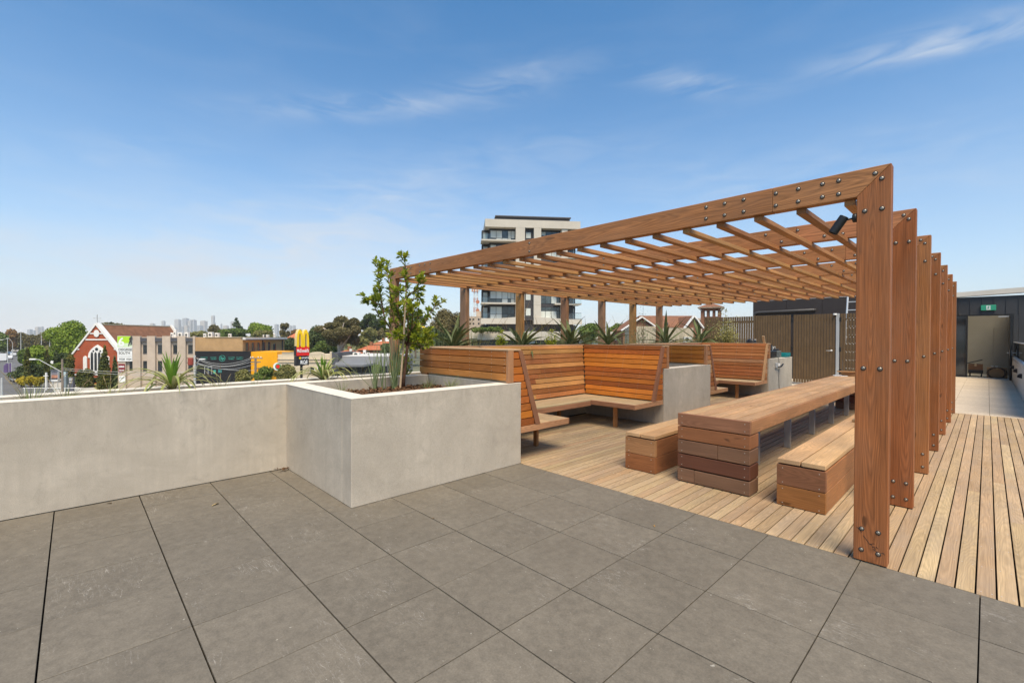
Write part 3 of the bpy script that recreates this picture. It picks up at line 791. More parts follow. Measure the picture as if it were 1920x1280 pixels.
for z in (.45, 1.22, 2.2): MB().box(-4.79, -4.735, FY - .02, FY + .02, z - .07, z + .07, c=.004, M=inv).build('hinge', M_BLACK, g1)
hb = MB(); hb.lathe([(.03, 0), (.03, .012)], 14, Tr(-3.60, FY - .010, 1.17) @ Matrix.Rotation(math.pi / 2, 4, 'X'))
hb.tube([(-3.60, FY - .02, 1.17), (-3.60, FY - .065, 1.17), (-3.615, FY - .07, 1.17), (-3.74, FY - .07, 1.168)], .011, 8)
o = hb.build('handle', M_ALU, g1, I4, True)
gp = thing('gate_post', 'pale grey steel gate post between the two batten gates', 'post', Tr(-3.437, FY, 0))
MB().box(-.042, .042, -.03, .05, 0, 2.40, c=.004).build('post', M_GREYP, gp)
cb = MB(); cb.lathe([(.0, -.02), (.045, -.02), (.05, -.01), (.05, .03), (.045, .04)], 14, Matrix.Rotation(0, 4, 'X'))
o = cb.build('security_camera', [M_WHITE], None, Tr(-3.50, FY - .07, 2.36), True); tag(o, 'small white dome security camera on top of the grey gate post', 'camera')
MB().lathe([(.036, -.021), (.034, -.04), (.022, -.056), (.005, -.062)], 14).build('lens', M_BLACK, o, smooth=True)
g2 = fence_run('batten_gate', 'brown batten gate with white discs as painted light spots beside the front post', -3.37, -2.15, .05, 2.395, 'gate')
for z in (.50, 1.22, 2.2): MB().box(-3.39, -3.335, FY - .02, FY + .02, z - .07, z + .07, c=.004, M=WM[g2.name].inverted()).build('hinge', M_BLACK, g2)
for i in range(12):
    for z in (2.178, 1.914, 1.62, 1.398, 1.131, .868, .604):
        MB().lathe([(.010, 0), (.009, .004)], 8, WM[g2.name].inverted() @ Tr(-3.187 + .0895 * i, FY - .010, z) @ Matrix.Rotation(math.pi / 2, 4, 'X')).build('gap_light_spot', M_WHITE, g2)  # white discs painted as spots of light coming through gaps in the gate
fence_run('batten_fence', 'brown batten fence hidden behind the row of front pergola posts', -2.11, -1.2, .03, 2.395, 'fence')

BY = 20.4
db = thing('plant_room', 'dark clad plant room with a horizontal pipe behind the brown fence', 'building', Tr(-4.0, BY, 0))
inv = WM[db.name].inverted()
xs = [-6.78, -5.55, -4.35, -3.15, -1.95, -1.16]
for a, b in zip(xs[:-1], xs[1:]):
    MB().box(a + .004, b - .004, BY, BY + .03, -.02, 3.10, c=.003, M=inv).build('panel', M_CLAD, db)
MB().box(-6.78, -1.17, BY + .031, 27.0, -.02, 3.07, M=inv).build('core', M_CLAD, db)
MB().box(-6.95, -1.10, BY + .35, 27.1, 3.11, 3.24, M=inv).build('roof_edge', M_FASCIA, db)
pb = MB(); pb.tube([(-6.70, BY - .07, 1.9), (-6.70, BY - .07, 2.52), (-6.68, BY - .07, 2.58), (-6.62, BY - .07, 2.615), (-6.54, BY - .07, 2.625), (-4.62, BY - .07, 2.655), (-4.56, BY + .0, 2.655)], .055, 12)
pb.build('pipe', M_PIPE, db, I4, True)
lad = thing('roof_ladder', 'pale aluminium ladder rising above the brown gate to the roof', 'ladder', Tr(-3.05, 18.9, 0))
inv = WM[lad.name].inverted()
for x in (-3.36, -2.92):
    b = MB(); b.tube([(x, 18.55, .0), (x + .02, 19.25, 3.35)], .028, 8); b.build('stile', M_ALU, lad, I4)
for i in range(11):
    z = .3 + .28 * i; yy = 18.55 + .7 * z / 3.35
    b = MB(); b.tube([(-3.36, yy, z), (-2.92, yy, z)], .016, 8); b.build('rung', M_ALU, lad, I4)

DY = 26.40
dw = thing('corridor_building', 'dark seamed metal building with an open glazed door at the end of the walkway', 'building', Tr(0, DY, 0))
inv = WM[dw.name].inverted()
sx = [-1.155, -.845, -.509, -.172, .153, .487, .82, 1.155, 1.49, 1.83, 2.17]
def dbox(name, x0, x1, y0, y1, z0, z1, m, c=.0, parent=None, **k):
    return MB().box(x0, x1, y0, y1, z0, z1, c=c, M=WM[dw.name].inverted()).build(name, m, parent or dw, M=WM[dw.name], **k)
for a, b in zip(sx[:-1], sx[1:]):
    zb = 2.56 if b <= .66 or a < .60 else -.02
    if a < .60 < b + .2 and b > .66: zb = 2.56
    dbox('seam_panel', a + .002, b - .002, DY, DY + .03, 2.56 if b < .9 else -.02, 3.27, M_SEAM, .003)
    dbox('seam', b - .012, b + .012, DY - .022, DY - .0005, 2.56 if b < .9 else -.02, 3.265, M_SEAM, .003)
dbox('seam_panel', .685, .818, DY, DY + .03, -.02, 2.559, M_SEAM, .003)
f = MB(); f.prism([(-1.3, 3.272), (2.2, 3.42), (2.2, 3.62), (-1.3, 3.46)], DY - .12, DY + .3, WM[dw.name].inverted()); f.build('roof_fascia', M_FASCIA, dw)
dbox('door_frame', -1.155, .684, DY - .01, DY + .09, 2.50, 2.558, M_BLACK, .004)
dbox('door_frame', -.632, -.572, DY - .01, DY + .09, 0.0, 2.499, M_BLACK, .004)
dbox('door_frame', .630, .684, DY - .012, DY + .09, 0.0, 2.499, M_BLACK, .004)
dbox('door_frame', -1.155, -.633, DY - .01, DY + .09, 0.0, .10, M_BLACK, .004)
dbox('glass_pane', -1.155, -.634, DY + .03, DY + .042, .101, 2.499, M_GLASSD)
dbox('threshold', -1.15, .684, DY - .06, DY + .2, -.004, .006, M_ALU)
# open door leaf, seen edge-on
lf = MB(); lf.box(.575, .628, DY - .95, DY - .012, .02, 2.47, c=.004, M=inv); leaf = lf.build('door_leaf', M_BLACK, dw)
hb = MB()
for x in (.565, .64):
    hb.tube([(x - .0, DY - .86, 1.05), (x + (-.05 if x < .6 else .05), DY - .86, 1.05), (x + (-.05 if x < .6 else .05), DY - .74, 1.05)], .011, 8)
hb.box(.568, .637, DY - .90, DY - .82, .95, 1.15, c=.004); hb.build('handle', M_ALU, leaf, I4)
cl = MB(); cl.box(.28, .56, DY - .02, DY - .005, 2.44, 2.47); cl.build('door_closer', M_ALU, dw, I4)
# room behind
room = [(-1.155, .75, DY + 2.7, DY + 2.8, 0, 2.7), (.70, .80, DY + .1, DY + 2.7, 0, 2.7), (-1.30, -1.16, DY + .1, DY + 2.8, 0, 2.7)]
dbox('added_glass_ceiling', -1.155, .70, DY + .1, DY + 2.7, 2.70, 2.712, M_GLASS)  # clear ceiling added to let daylight into the room
for r_ in room: dbox('room_wall', *r_, M_ROOM)
dbox('room_floor', -1.155, .699, DY + .21, DY + 2.699, -.03, .0, M_CONC)
dbox('inner_door', .18, .62, DY + 2.685, DY + 2.699, .02, 2.08, M_ROOM, .004)
dbox('main_wall', .83, 2.3, DY + .031, DY + 3, -.02, 3.25, M_SEAM)
# exit sign
ex = thing('exit_sign', 'green running man exit sign above the open doorway', 'sign', Tr(.003, DY - .05, 2.813))
MB().box(-.212, .212, -.03, .025, -.108, .108, c=.01).build('case', M_GREEN, ex)
pz = MB()
pz.prism([(-.058, -.085), (.058, -.085), (.058, .085), (-.058, .085)], -.0335, -.0305); pz.build('panel', M_WHITE, ex)
mn = MB()
def limb(b, x0, z0, x1, z1, w, y=-.0365):
    d = Vector((x1 - x0, z1 - z0)); n = Vector((-d.y, d.x)).normalized() * w / 2
    b.prism([(x0 - n.x, z0 - n.y), (x1 - n.x, z1 - n.y), (x1 + n.x, z1 + n.y), (x0 + n.x, z0 + n.y)][::1], y, y + .002)
for L_ in ((.006, .045, -.008, -.010, .026), (-.008, -.008, .020, -.030, .014), (.020, -.030, .012, -.062, .012), (-.008, -.008, -.022, -.036, .014), (-.022, -.036, -.044, -.040, .012), (.004, .040, .030, .020, .010), (.004, .040, -.020, .028, .010), (-.020, .028, -.030, .010, .010)):
    limb(mn, *L_)
mn.lathe([(.0125, 0), (.0125, .002)], 10, Tr(.014, -.0345, .062) @ Matrix.Rotation(math.pi / 2, 4, 'X'))
mn.build('running_figure', M_GREEN, ex)
# things stored inside the doorway
def carton(label, x0, x1, y0, y1, z0, z1, m=M_CARD):
    t = thing('cardboard_box', label, 'box', Tr((x0 + x1) / 2, (y0 + y1) / 2, z0))
    w, d, h = (x1 - x0) / 2, (y1 - y0) / 2, z1 - z0
    MB().box(-w, w, -d, d, 0, h, c=.006).build('carton', m, t)
    MB().box(-.03, .03, -d - .001, d + .001, h - .08, h + .001).build('tape', plain('parcel tape', (.42, .30, .17), .3), t)
carton('wide brown cardboard box just inside the open door', -.02, .55, DY + .35, DY + .85, .002, .42)
carton('dark cardboard box lifted on a trolley inside the doorway', -.56, -.13, DY + .6, DY + 1.1, .285, .52, plain('dark carton', (.17, .085, .045), .8))
tr = thing('hand_trolley', 'low black trolley under the dark box inside the doorway', 'trolley', Tr(-.34, DY + .85, 0))
MB().box(-.22, .22, -.27, .27, .15, .282, c=.01).build('platform', M_BLACK, tr)
for x in (-.17, .17):
    for y in (-.2, .2): MB().lathe([(.05, -.02), (.07, -.02), (.07, .02), (.05, .02)], 12, Tr(x, y, .072) @ Matrix.Rotation(math.pi / 2, 4, 'Y')).build('wheel', M_BLACK, tr)
bg_ = MB(); r = np.random.default_rng(3); 
for i in range(26):
    a = r.uniform(0, 6.28); p = [(.12 * math.cos(a) * r.uniform(.4, 1), .08 * math.sin(a) * r.uniform(.4, 1), r.uniform(.0, .06)) for _ in range(4)]
    bg_.f.append([len(bg_.v) + q for q in range(4)]); bg_.m.append(0); bg_.v += p
o = bg_.build('plastic_wrap', M_WHITE, None, Tr(.20, DY + .55, .43)); tag(o, 'crumpled white plastic wrap on the wide cardboard box', 'wrap')
cbm = MB(); pts = []
for i in range(40):
    a = i * .55; pts.append((.30 * math.cos(a) * (1 - .008 * i), .0 - .004 * i, .20 + .22 * math.sin(a)))
o = MB().tube(pts, .009, 6).build('cable_coil', M_BLACK, None, Tr(.26, DY + .30, .01), True); tag(o, 'black cable coil leaning on the wide cardboard box', 'cable')
fb = thing('flat_pack', 'dark flat board leaning on the boxes inside the doorway', 'board', Tr(-.35, DY + .95, .53))
MB().box(-.25, .25, -.2, .2, 0, .03, M=Matrix.Rotation(-.35, 4, 'Y') @ Tr(0, 0, .08)).build('sheet', M_BLACK, fb)

# balustrade
bal = thing('balustrade', 'concrete upstand with glass balustrade along the right edge of the walkway', 'balustrade', Tr(.74, 13, 0))
inv = WM[bal.name].inverted()
M_PALEC = concrete('pale render', (.58, .555, .51), (.50, .475, .43))
MB().box(.645, .845, 13.62, 26.38, -.07, .83, M=inv).build('upstand', M_PALEC, bal)
b = MB(); b.tube([(.70, 13.62, .875), (.70, 26.3, .875)], .062, 12); b.build('ledge', M_ALU, bal, I4, True)
yy = 24.9
i = 0
y0 = 13.62
while y0 < 26:
    y1 = min(y0 + 1.45, 26.3)
    MB().box(.694, .706, y0 + .008, y1 - .008, .93, 1.43, M=inv).build('glass_panel', M_GLASS, bal)
    y0 = y1
MB().box(.680, .720, 13.62, 26.3, 1.431, 1.462, c=.004, M=inv).build('handrail', M_ALU, bal)
for i, y in enumerate((23.79, 21.29, 18.38)):
    t = thing('wall_light', ['black hooded wall light nearest the open door', 'middle black hooded wall light on the pale upstand', 'black hooded wall light on the upstand nearest the camera'][i], 'light', Tr(.644, y, .57), 'hooded lights on the walkway upstand')
    b = MB(); n = 10
    prof = [(0.0, -.06)] + [(-.085 * math.sin(math.pi * q / n), .07 - .0 - .07 * (1 - math.cos(math.pi * q / n)) * .5 - .0) for q in range(0, n // 2 + 1)]
    b.prism([(0, -.055), (0, .075), (-.04, .070), (-.075, .045), (-.09, .0), (-.09, -.02)][::-1], -.09, .09); b.build('hood', M_BLACK, t)

# outlet, lead and tools on the far planter block
out = thing('power_outlet', 'grey weatherproof power outlet on the far concrete block', 'outlet', Tr(-4.075, 14.05, .83))
MB().box(0, .045, -.065, .065, -.07, .07, c=.008).build('case', M_GREYP, out)
MB().box(.045, .075, .02, .16, -.03, .05, c=.01).build('cover', M_WHITE, out)
o = MB().tube([(-4.04, 14.12, .80), (-4.00, 14.28, .79), (-4.0, 14.45, .85)], .022, 8).build('power_plug', M_BLACK, None, I4, True); tag(o, 'black plug hanging from the grey power outlet', 'plug')
o = MB().tube([(-4.15, 14.25, 1.03), (-4.06, 14.27, 1.03), (-4.055, 14.3, .9), (-4.06, 14.30, .5), (-4.05, 14.33, .02), (-3.9, 14.4, .012)], .006, 6).build('power_lead', M_BLACK, None, I4, True); tag(o, 'thin dark power lead hanging down the far concrete block', 'cord')
o = board('timber_offcut', None, (-4.22, 13.56, 1.50), .30, .06, .03, axes((0, -.45, 1), (1, 0, 0)), M_TABLE, (.55, .38, .22)); tag(o, 'pale timber offcut propped upright at the rear booth corner', 'offcut')
M_TEAL = plain('teal plastic', (.01, .20, .22), .4); M_YEL = plain('yellow plastic', (.75, .45, .02), .4); M_TOOLG = plain('tool grey', (.10, .11, .11), .5, .3, 12)
M_LGREY = plain('light tool casing', (.42, .43, .42), .45, .2, 10)
tb = thing('tool_bag', 'open black tool bag bristling with tools on the far concrete block', 'tool bag', Tr(-4.30, 14.15, 1.02))
b = MB()
b.box(-.16, .16, -.26, .26, 0, .22, c=.03); b.build('bag', M_BLACK, tb)
r = random.Random(4)
for i in range(16):
    x, y = r.uniform(-.13, .13), r.uniform(-.22, .22); z = r.uniform(.25, .36)
    d = Vector((r.uniform(-.4, .4), r.uniform(-.4, .4), 1)).normalized()
    b = MB(); p = Vector((x, y, .18)); b.tube([p, p + d * (z - .12)], r.uniform(.012, .024), 7)
    b.build('tool_handle', r.choice([M_LGREY, M_TOOLG, M_BLACK, M_LGREY]), tb)
b = MB(); b.box(-.02, .02, -.20, .06, .37, .40, c=.008); b.build('level', M_YEL, tb)
cs = thing('charger_case', 'dark charger case next to the black tool bag', 'case', Tr(-4.28, 14.66, 1.02))
MB().box(-.13, .13, -.18, .18, 0, .20, c=.02).build('case', M_TOOLG, cs); MB().box(-.09, .09, -.14, .12, .201, .25, c=.012).build('lid', M_BLACK, cs)
MB().tube([(0, -.1, .25), (0, -.08, .31), (0, .06, .31), (0, .08, .25)], .012, 7).build('handle', M_LGREY, cs)
tr = thing('tool_tray', 'teal plastic tool tray on the end of the far concrete block', 'tray', Tr(-4.22, 15.22, 1.02))
MB().box(-.14, .14, -.22, .22, 0, .03, c=.008).build('base', M_TEAL, tr)
for s in (-1, 1):
    MB().box(-.14, .14, s * .22 - .012, s * .22 + .012, .031, .13, c=.004).build('end', M_TEAL, tr)
    MB().box(s * .14 - .010, s * .14 + .010, -.207, .207, .031, .11, c=.004).build('side', M_TEAL, tr)
hm = thing('work_helmet', 'dark helmet resting on top of the rear booth end', 'helmet', Tr(-4.55, 13.58, 1.442) @ Matrix.Scale(.8, 4))
MB().lathe([(.155, .0), (.16, .02), (.15, .08), (.11, .125), (.05, .145), (.005, .15)], 18).build('shell', M_BLACK, hm, smooth=True)
MB().lathe([(.185, .004), (.19, .012), (.16, .022)], 18).build('brim', M_TOOLG, hm, smooth=True)
for a in (-.5, .4): MB().box(-.03, .03, -.01, .01, .0, .02, M=Matrix.Rotation(a, 4, 'Z') @ Tr(.12, -.09, .115)).build('badge', M_WHITE, hm)

# ------------------------------------------------------------------ terrace plants
F_CORD = foliage('cordyline leaf', (.24, .28, .07), (.42, .40, .18), (.50, .45, .26), .25, 6.0, .45)
F_CORDC = foliage('cordyline heart leaf', (.12, .26, .03), (.22, .34, .05), None, .3, 3.0, .4)
F_ALOE = foliage('aloe leaf', (.10, .135, .05), (.165, .19, .075), (.25, .23, .10), .08, 2.5, .4)
F_TREE = foliage('young tree leaf', (.095, .150, .022), (.16, .215, .03), None, .35, 4.0, .4)
F_TIP = foliage('young tree tip leaf', (.30, .36, .03), (.42, .44, .05), None, .4, 5.0, .4)
F_GRASS = foliage('strappy grass', (.20, .25, .095), (.32, .34, .15), (.42, .38, .17), .3, 5.0, .5)
F_REED = foliage('grey green reed', (.17, .23, .115), (.27, .33, .17), (.44, .41, .16), .2, 6.0, .5)
F_DRY = foliage('dry flower stalk', (.26, .19, .10), (.36, .28, .15), None, .1, 5.0, .8)
F_SHRUB = foliage('silver shrub leaf', (.30, .28, .09), (.42, .38, .15), (.50, .45, .22), .3, 4.0, .5)
F_LIME = foliage('lime groundcover', (.32, .38, .03), (.45, .46, .05), None, .3, 5.0, .5)
F_FLOW = plain('yellow flower', (.85, .55, .02), .5)
M_BARK = plain('young bark', (.17, .09, .055), .8, .3, 20, .2, 0, .4)
M_STAKE = plain('stake timber', (.52, .38, .24), .75, .15, 6)
def ribbon(path, width, fold=.25, n=9, tipw=.04, basew=.55):
    """leaf blade along path(list of Vector), V-folded, tapered"""
    b = MB(); pts = [Vector(p) for p in path]; m = len(pts)
    side = None
    for i, p in enumerate(pts):
        d = (pts[min(i + 1, m - 1)] - pts[max(i - 1, 0)]).normalized()
        s = d.cross(Vector((0, 0, 1)))
        if s.length < .15: s = side if side is not None else Vector((1, 0, 0))
        s = s.normalized()
        if side is not None and s.dot(side) < 0: s = -s
        side = s; up = s.cross(d).normalized()
        if up.z < 0 and abs(d.z) < .95: up = -up
        t = i / (m - 1)
        w = width * max(tipw, (basew + (1 - basew) * min(1, t / .3)) * (1 - max(0, (t - .3) / .7) ** 1.6))
        b.v += [tuple(p - s * w / 2 + up * fold * w), tuple(p), tuple(p + s * w / 2 + up * fold * w)]
    for i in range(m - 1):
        q = 3 * i
        b.f += [[q, q + 1, q + 4, q + 3], [q + 1, q + 2, q + 5, q + 4]]; b.m += [0, 0]
    return b
def arc(base, az_, el0, L, droop, n=9, curl=0.0):
    """path leaving base at elevation el0, bending downward by droop radians along its length"""
    pts = [Vector(base)]; p = Vector(base)
    for i in range(n - 1):
        t = (i + .5) / (n - 1); e = el0 - droop * t ** 1.3; a = az_ + curl * t
        p = p + Vector((math.cos(a) * math.cos(e), math.sin(a) * math.cos(e), math.sin(e))) * (L / (n - 1)); pts.append(p.copy())
    return pts
def cordyline(label, x, y, z, s, seed):
    r = random.Random(seed); t = thing('spiky_cordyline', label, 'plant', Tr(x, y, z), 'spiky plants in the parapet strip')
    MB().tube([(0, 0, 0), (.01, 0, .14 * s)], [.045 * s, .035 * s], 8).build('stem', M_BARK, t)
    n = 40
    for i in range(n):
        a = i * 2.399 + r.uniform(-.25, .25); k = i / (n - 1)
        if k < .74: el, L, droop = math.radians(r.uniform(38, 66)), s * r.uniform(.48, .80), math.radians(r.uniform(95, 150))
        else: el, L, droop = math.radians(r.uniform(66, 88)), s * r.uniform(.30, .42), math.radians(r.uniform(4, 24))
        P = arc((.015 * math.cos(a), .015 * math.sin(a), .10 * s + .08 * s * k), a, el, L, droop, 10, r.uniform(-.25, .25))
        ribbon(P, (.038 if k < .74 else .046) * s, .16).build('leaf', F_CORD if k < .74 else F_CORDC, t)
cordyline('large spiky cordyline with arching pale leaves in front of the beige office', -6.38, .80, .87, .98, 11)
cordyline('spiky cordyline in the parapet strip below the tall yellow arches sign', -6.38, 2.50, .86, .94, 12)
def aloe(label, x, y, z, s, seed, n=24):
    r = random.Random(seed); t = thing('aloe_plant', label, 'plant', Tr(x, y, z), 'aloes behind the timber booths')
    MB().tube([(0, 0, -.33), (0, 0, .16 * s)], [.06 * s, .05 * s], 8).build('stem', M_BARK, t)
    for i in range(n):
        a = i * 2.399 + r.uniform(-.3, .3); k = i / (n - 1)
        el = math.radians(8 + 60 * k + r.uniform(-14, 14)); L = s * r.uniform(.55, 1.15) * (1.0 - .14 * k)
        P = arc((.03 * math.cos(a), .03 * math.sin(a), .14 * s + .12 * s * k), a, el, L, math.radians((62 - 30 * k) * r.uniform(.1, 1.5)), 9, r.uniform(-.3, .3))
        ribbon(P, .098 * s * r.uniform(.75, 1.15), .30, basew=.9, tipw=.02).build('leaf', F_ALOE if r.random() > .16 or k > .4 else F_CORD, t)
AL = [('loose grey green aloe just left of the second rear post', -6.42, 4.75, 1.08, .82, 21, 26), ('dark aloe in front of the tower base, third rear post behind it', -6.40, 6.45, 1.10, .86, 22, 20),
      ('broad aloe in front of the fourth rear post', -6.42, 7.95, 1.08, .95, 23, 20), ('upright aloe beside the fifth rear post', -6.42, 9.42, 1.02, 1.0, 24, 16),
      ('aloe in front of the brown roofed house, right of the last rear post', -6.42, 12.3, 1.05, .98, 25, 22), ('aloe at the left end of the brown batten fence', -6.40, 14.5, 1.08, 1.02, 26, 24)]
for a in AL: aloe(a[0], a[1], a[2], 1.22, a[4] * 1.0, a[5], int(a[6] * 1.1))
def tuft(label, x, y, z, n, L, w, spread, mat, seed, name='grass_tuft', stalks=0, group=None):
    r = random.Random(seed); t = thing(name, label, 'grass', Tr(x, y, z), group)
    b = MB()
    for i in range(n):
        a = r.uniform(0, 6.283); rr = r.uniform(0, .05)
        el = math.radians(r.uniform(90 - spread, 88))
        P = arc((rr * math.cos(a), rr * math.sin(a), 0), a, el, L * r.uniform(.5, 1.05), math.radians(r.uniform(5, spread)), 6)
        k = ribbon(P, w * r.uniform(.6, 1.1), .2, basew=.8); b.add(k.v, k.f)
    o = b.build('blades', mat, t); o['kind'] = 'stuff'
    if stalks:
        b = MB()
        for i in range(stalks):
            a = r.uniform(0, 6.283); P = arc((0, 0, 0), a, math.radians(r.uniform(62, 86)), L * r.uniform(1.0, 1.5), math.radians(r.uniform(5, 30)), 6)
            b.tube(P, .0012, 4); b.tube(P[-2:], [.0035, .0015], 5)
        b.build('flower_stalks', F_DRY, t)
    return t
tuft('wispy green grass tuft at the far left of the parapet strip', -6.34, -.30, .86, 90, .34, .006, 50, F_GRASS, 31, stalks=5)
tuft('yellow green grass tuft in front of the pylon sign', -6.36, -.06, .86, 80, .30, .006, 48, F_GRASS, 32, stalks=3)
tuft('thin grass tuft in front of the cypress beside the church', -6.38, .28, .86, 40, .30, .005, 60, F_GRASS, 33, stalks=5)
tuft('sparse grass tuft in front of the black shop', -6.38, 1.28, .86, 45, .30, .005, 55, F_GRASS, 34, stalks=6)
tuft('thin grass tuft in the strip in front of the orange shop', -6.38, 1.66, .86, 45, .26, .005, 55, F_GRASS, 35, stalks=2)
tuft('grass tuft in the strip below the grey roofed shop', -6.38, 3.05, .86, 40, .30, .005, 55, F_GRASS, 36, stalks=3)
tuft('small wispy grass at the left corner of the front planter', -5.60, 2.42, .87, 60, .26, .004, 60, F_GRASS, 37)
tuft('short grass tuft against the planter wall under the booth screen', -5.55, 3.70, .87, 60, .24, .004, 60, F_GRASS, 38)
tuft('yellowing grass tuft in the planter near the booth screen', -5.0, 3.66, .87, 80, .26, .005, 48, F_GRASS, 39)
tuft('low grass clump in the middle of the front planter', -5.35, 3.52, .87, 60, .16, .004, 70, F_GRASS, 40)
# tall reeds beside the young tree
def reed(label, x, y, z, n, L, spread, seed, w=.017):
    r = random.Random(seed); t = thing('reed_clump', label, 'grass', Tr(x, y, z), 'reeds in the front planter')
    for i in range(n):
        a = r.uniform(0, 6.283); P = arc((r.uniform(-.03, .03), r.uniform(-.03, .03), 0), a, math.radians(r.uniform(90 - spread, 89)), L * r.uniform(.65, 1.05), math.radians(r.uniform(0, 7)), 7)
        ribbon(P, w * r.uniform(.8, 1.3), .35, basew=1.0, tipw=.1).build('blade', F_REED, t)
    return t
reed('leftmost clump of tall grey green reeds in the front planter', -5.70, 2.93, .87, 13, .72, 12, 41)
reed('thin middle clump of tall reeds left of the young tree', -5.70, 3.06, .87, 8, .74, 8, 42)
reed('dense clump of tall reeds right beside the young tree stake', -5.68, 3.20, .87, 26, .92, 13, 43)
o = ribbon([(-5.70, 2.90, .88), (-5.79, 2.76, 1.05), (-5.90, 2.55, 1.28), (-6.01, 2.37, 1.50), (-6.03, 2.31, 1.56)], .016, .3, basew=1, tipw=.1).build('reed_stalk', F_REED); tag(o, 'single long reed leaning out to the left over the planter', 'grass')

# ---- young tree
def at(px, py, X=None, Y=None, v=None):
    """point where the sight line of a photograph pixel meets a plane"""
    d = Vector(((px - 960) / FPX, (640 - py) / FPX, -1.0)); d = cam.matrix_world.to_3x3() @ d
    k = X / d.x if X is not None else (Y / d.y if Y is not None else v)
    return Vector((0, 0, CAMZ)) + d * k
tr = thing('young_tree', 'young staked tree with glossy yellow green leaf tips in the front planter', 'tree', Tr(-5.72, 3.34, .86))
def tpath(pl, dv=0.0):
    # pixel polyline -> points near the trunk's own depth (v ~ 6.4 m), each branch with its own offset in depth
    return [at(px, py, v=6.43 + dv * (i / max(1, len(pl) - 1))) for i, (px, py) in enumerate(pl)]
r = random.Random(5)
TR = [([(755, 730), (758, 700), (762, 665), (764, 648)], [.026, .023, .021, .019], 0.0)]
BR = [([(764, 648), (752, 634), (733, 618), (722, 600), (716, 570), (712, 545), (708, 515), (713, 498)], .014, -.20),
      ([(752, 634), (738, 600), (733, 570), (731, 545), (728, 520), (724, 505)], .011, .15),
      ([(764, 648), (766, 620), (764, 590), (762, 560), (761, 530), (760, 500), (759, 482)], .014, .10),
      ([(764, 640), (778, 622), (790, 610), (803, 592), (812, 580), (819, 570)], .008, .45),
      ([(766, 625), (780, 605), (786, 585)], .007, .25), ([(762, 560), (772, 548), (784, 540), (786, 522)], .006, -.2), ([(761, 570), (776, 560), (784, 556)], .006, .2),
      ([(716, 575), (704, 568), (694, 560), (690, 562)], .006, -.15), ([(714, 560), (704, 556), (701, 560)], .006, .2), ([(764, 645), (780, 635), (795, 632), (806, 640)], .008, -.25),
      ([(762, 620), (750, 600), (745, 580), (742, 560), (744, 545)], .008, -.3), ([(766, 640), (772, 612), (774, 590), (770, 575)], .008, -.35), ([(752, 634), (745, 625), (752, 600), (750, 585)], .007, .3),
      ([(764, 645), (752, 628), (742, 622)], .006, -.3), ([(765, 640), (758, 618), (755, 600)], .007, .35), ([(765, 642), (775, 628), (784, 618)], .006, .4), ([(764, 646), (776, 642), (786, 638)], .006, -.3),
      ([(764, 648), (782, 645), (797, 650), (800, 640)], .006, .3), ([(766, 645), (785, 625), (796, 622), (800, 630)], .006, -.4), ([(728, 610), (715, 598), (706, 585), (702, 570)], .006, .25)]
b = MB()
for pl, rad, dv in TR: b.tube(tpath(pl, dv), rad, 10)
b.build('trunk', M_BARK, tr, I4, True)
LV = {0: MB(), 1: MB()}
def leaf(mb, p, d, L, roll):
    d = d.normalized(); s = d.cross(Vector((0, 0, 1)))
    if s.length < .1: s = Vector((1, 0, 0))
    s.normalize(); u = s.cross(d)
    s2 = s * math.cos(roll) + u * math.sin(roll); u2 = s2.cross(d)
    w = L * .20
    V = [p, p + d * L * .30 + s2 * w * .55 + u2 * w * .2, p + d * L * .68 + s2 * w + u2 * w * .25, p + d * L + u2 * (-.05 * L), p + d * L * .68 - s2 * w + u2 * w * .25, p + d * L * .30 - s2 * w * .55 + u2 * w * .2, p + d * L * .5]
    mb.add(V, [[0, 1, 6], [1, 2, 6], [2, 3, 6], [3, 4, 6], [4, 5, 6], [5, 0, 6]])
br = MB()
def leafy(P, dens, tipn):
    n = len(P)
    seg = []
    for i in range(n - 1):
        L = (P[i + 1] - P[i]).length; m = max(1, int(L / .0125 * dens))
        for q in range(m):
            t = (i + (q + r.random()) / m) / (n - 1)
            if t < .22: continue
            p = P[i].lerp(P[i + 1], (q + r.random()) / m); ax = (P[i + 1] - P[i]).normalized()
            a = r.uniform(0, 6.283); o = ax.orthogonal().normalized(); o = (Matrix.Rotation(a, 3, ax) @ o)
            d = (o * r.uniform(.6, 1.1) + ax * r.uniform(.2, .9)).normalized()
            leaf(LV[1 if r.random() < max(.12, (t - .40) * 1.6) else 0], p, d, r.uniform(.06, .098), r.uniform(-.8, .8))
    ax = (P[-1] - P[-2]).normalized()
    for q in range(tipn):
        a = r.uniform(0, 6.283); o = (Matrix.Rotation(a, 3, ax) @ ax.orthogonal().normalized())
        leaf(LV[1], P[-1] - ax * r.uniform(0, .05), (o * r.uniform(.2, .9) + ax).normalized(), r.uniform(.06, .10), r.uniform(-.8, .8))
for pl, rad, dv in BR:
    P = tpath(pl, dv); m = len(P); br.tube(P, [rad * (1 - .8 * i / (m - 1)) + .002 for i in range(m)], 6)
    leafy(P, 1.1, 15)
    for j in range(1, m):                                   # side twigs
        for q in range(1 if j < m - 1 else 3):
            ax = (P[j] - P[j - 1]).normalized(); o = Matrix.Rotation(r.uniform(0, 6.28), 3, ax) @ ax.orthogonal().normalized()
            d = (o + ax * r.uniform(.5, 1.2)).normalized(); L = r.uniform(.07, .16) * (1.0 - .25 * j / m)
            st = P[j - 1].lerp(P[j], r.random())
            T_ = [st, st + d * L * .55, st + d * L + Vector((0, 0, .03))]
            br.tube(T_, [.004, .003, .0015], 5); leafy(T_, 1.2, 9)
br.build('branches', M_BARK, tr, I4, True)
o = LV[0].build('foliage', F_TREE, tr, I4); o['kind'] = 'stuff'
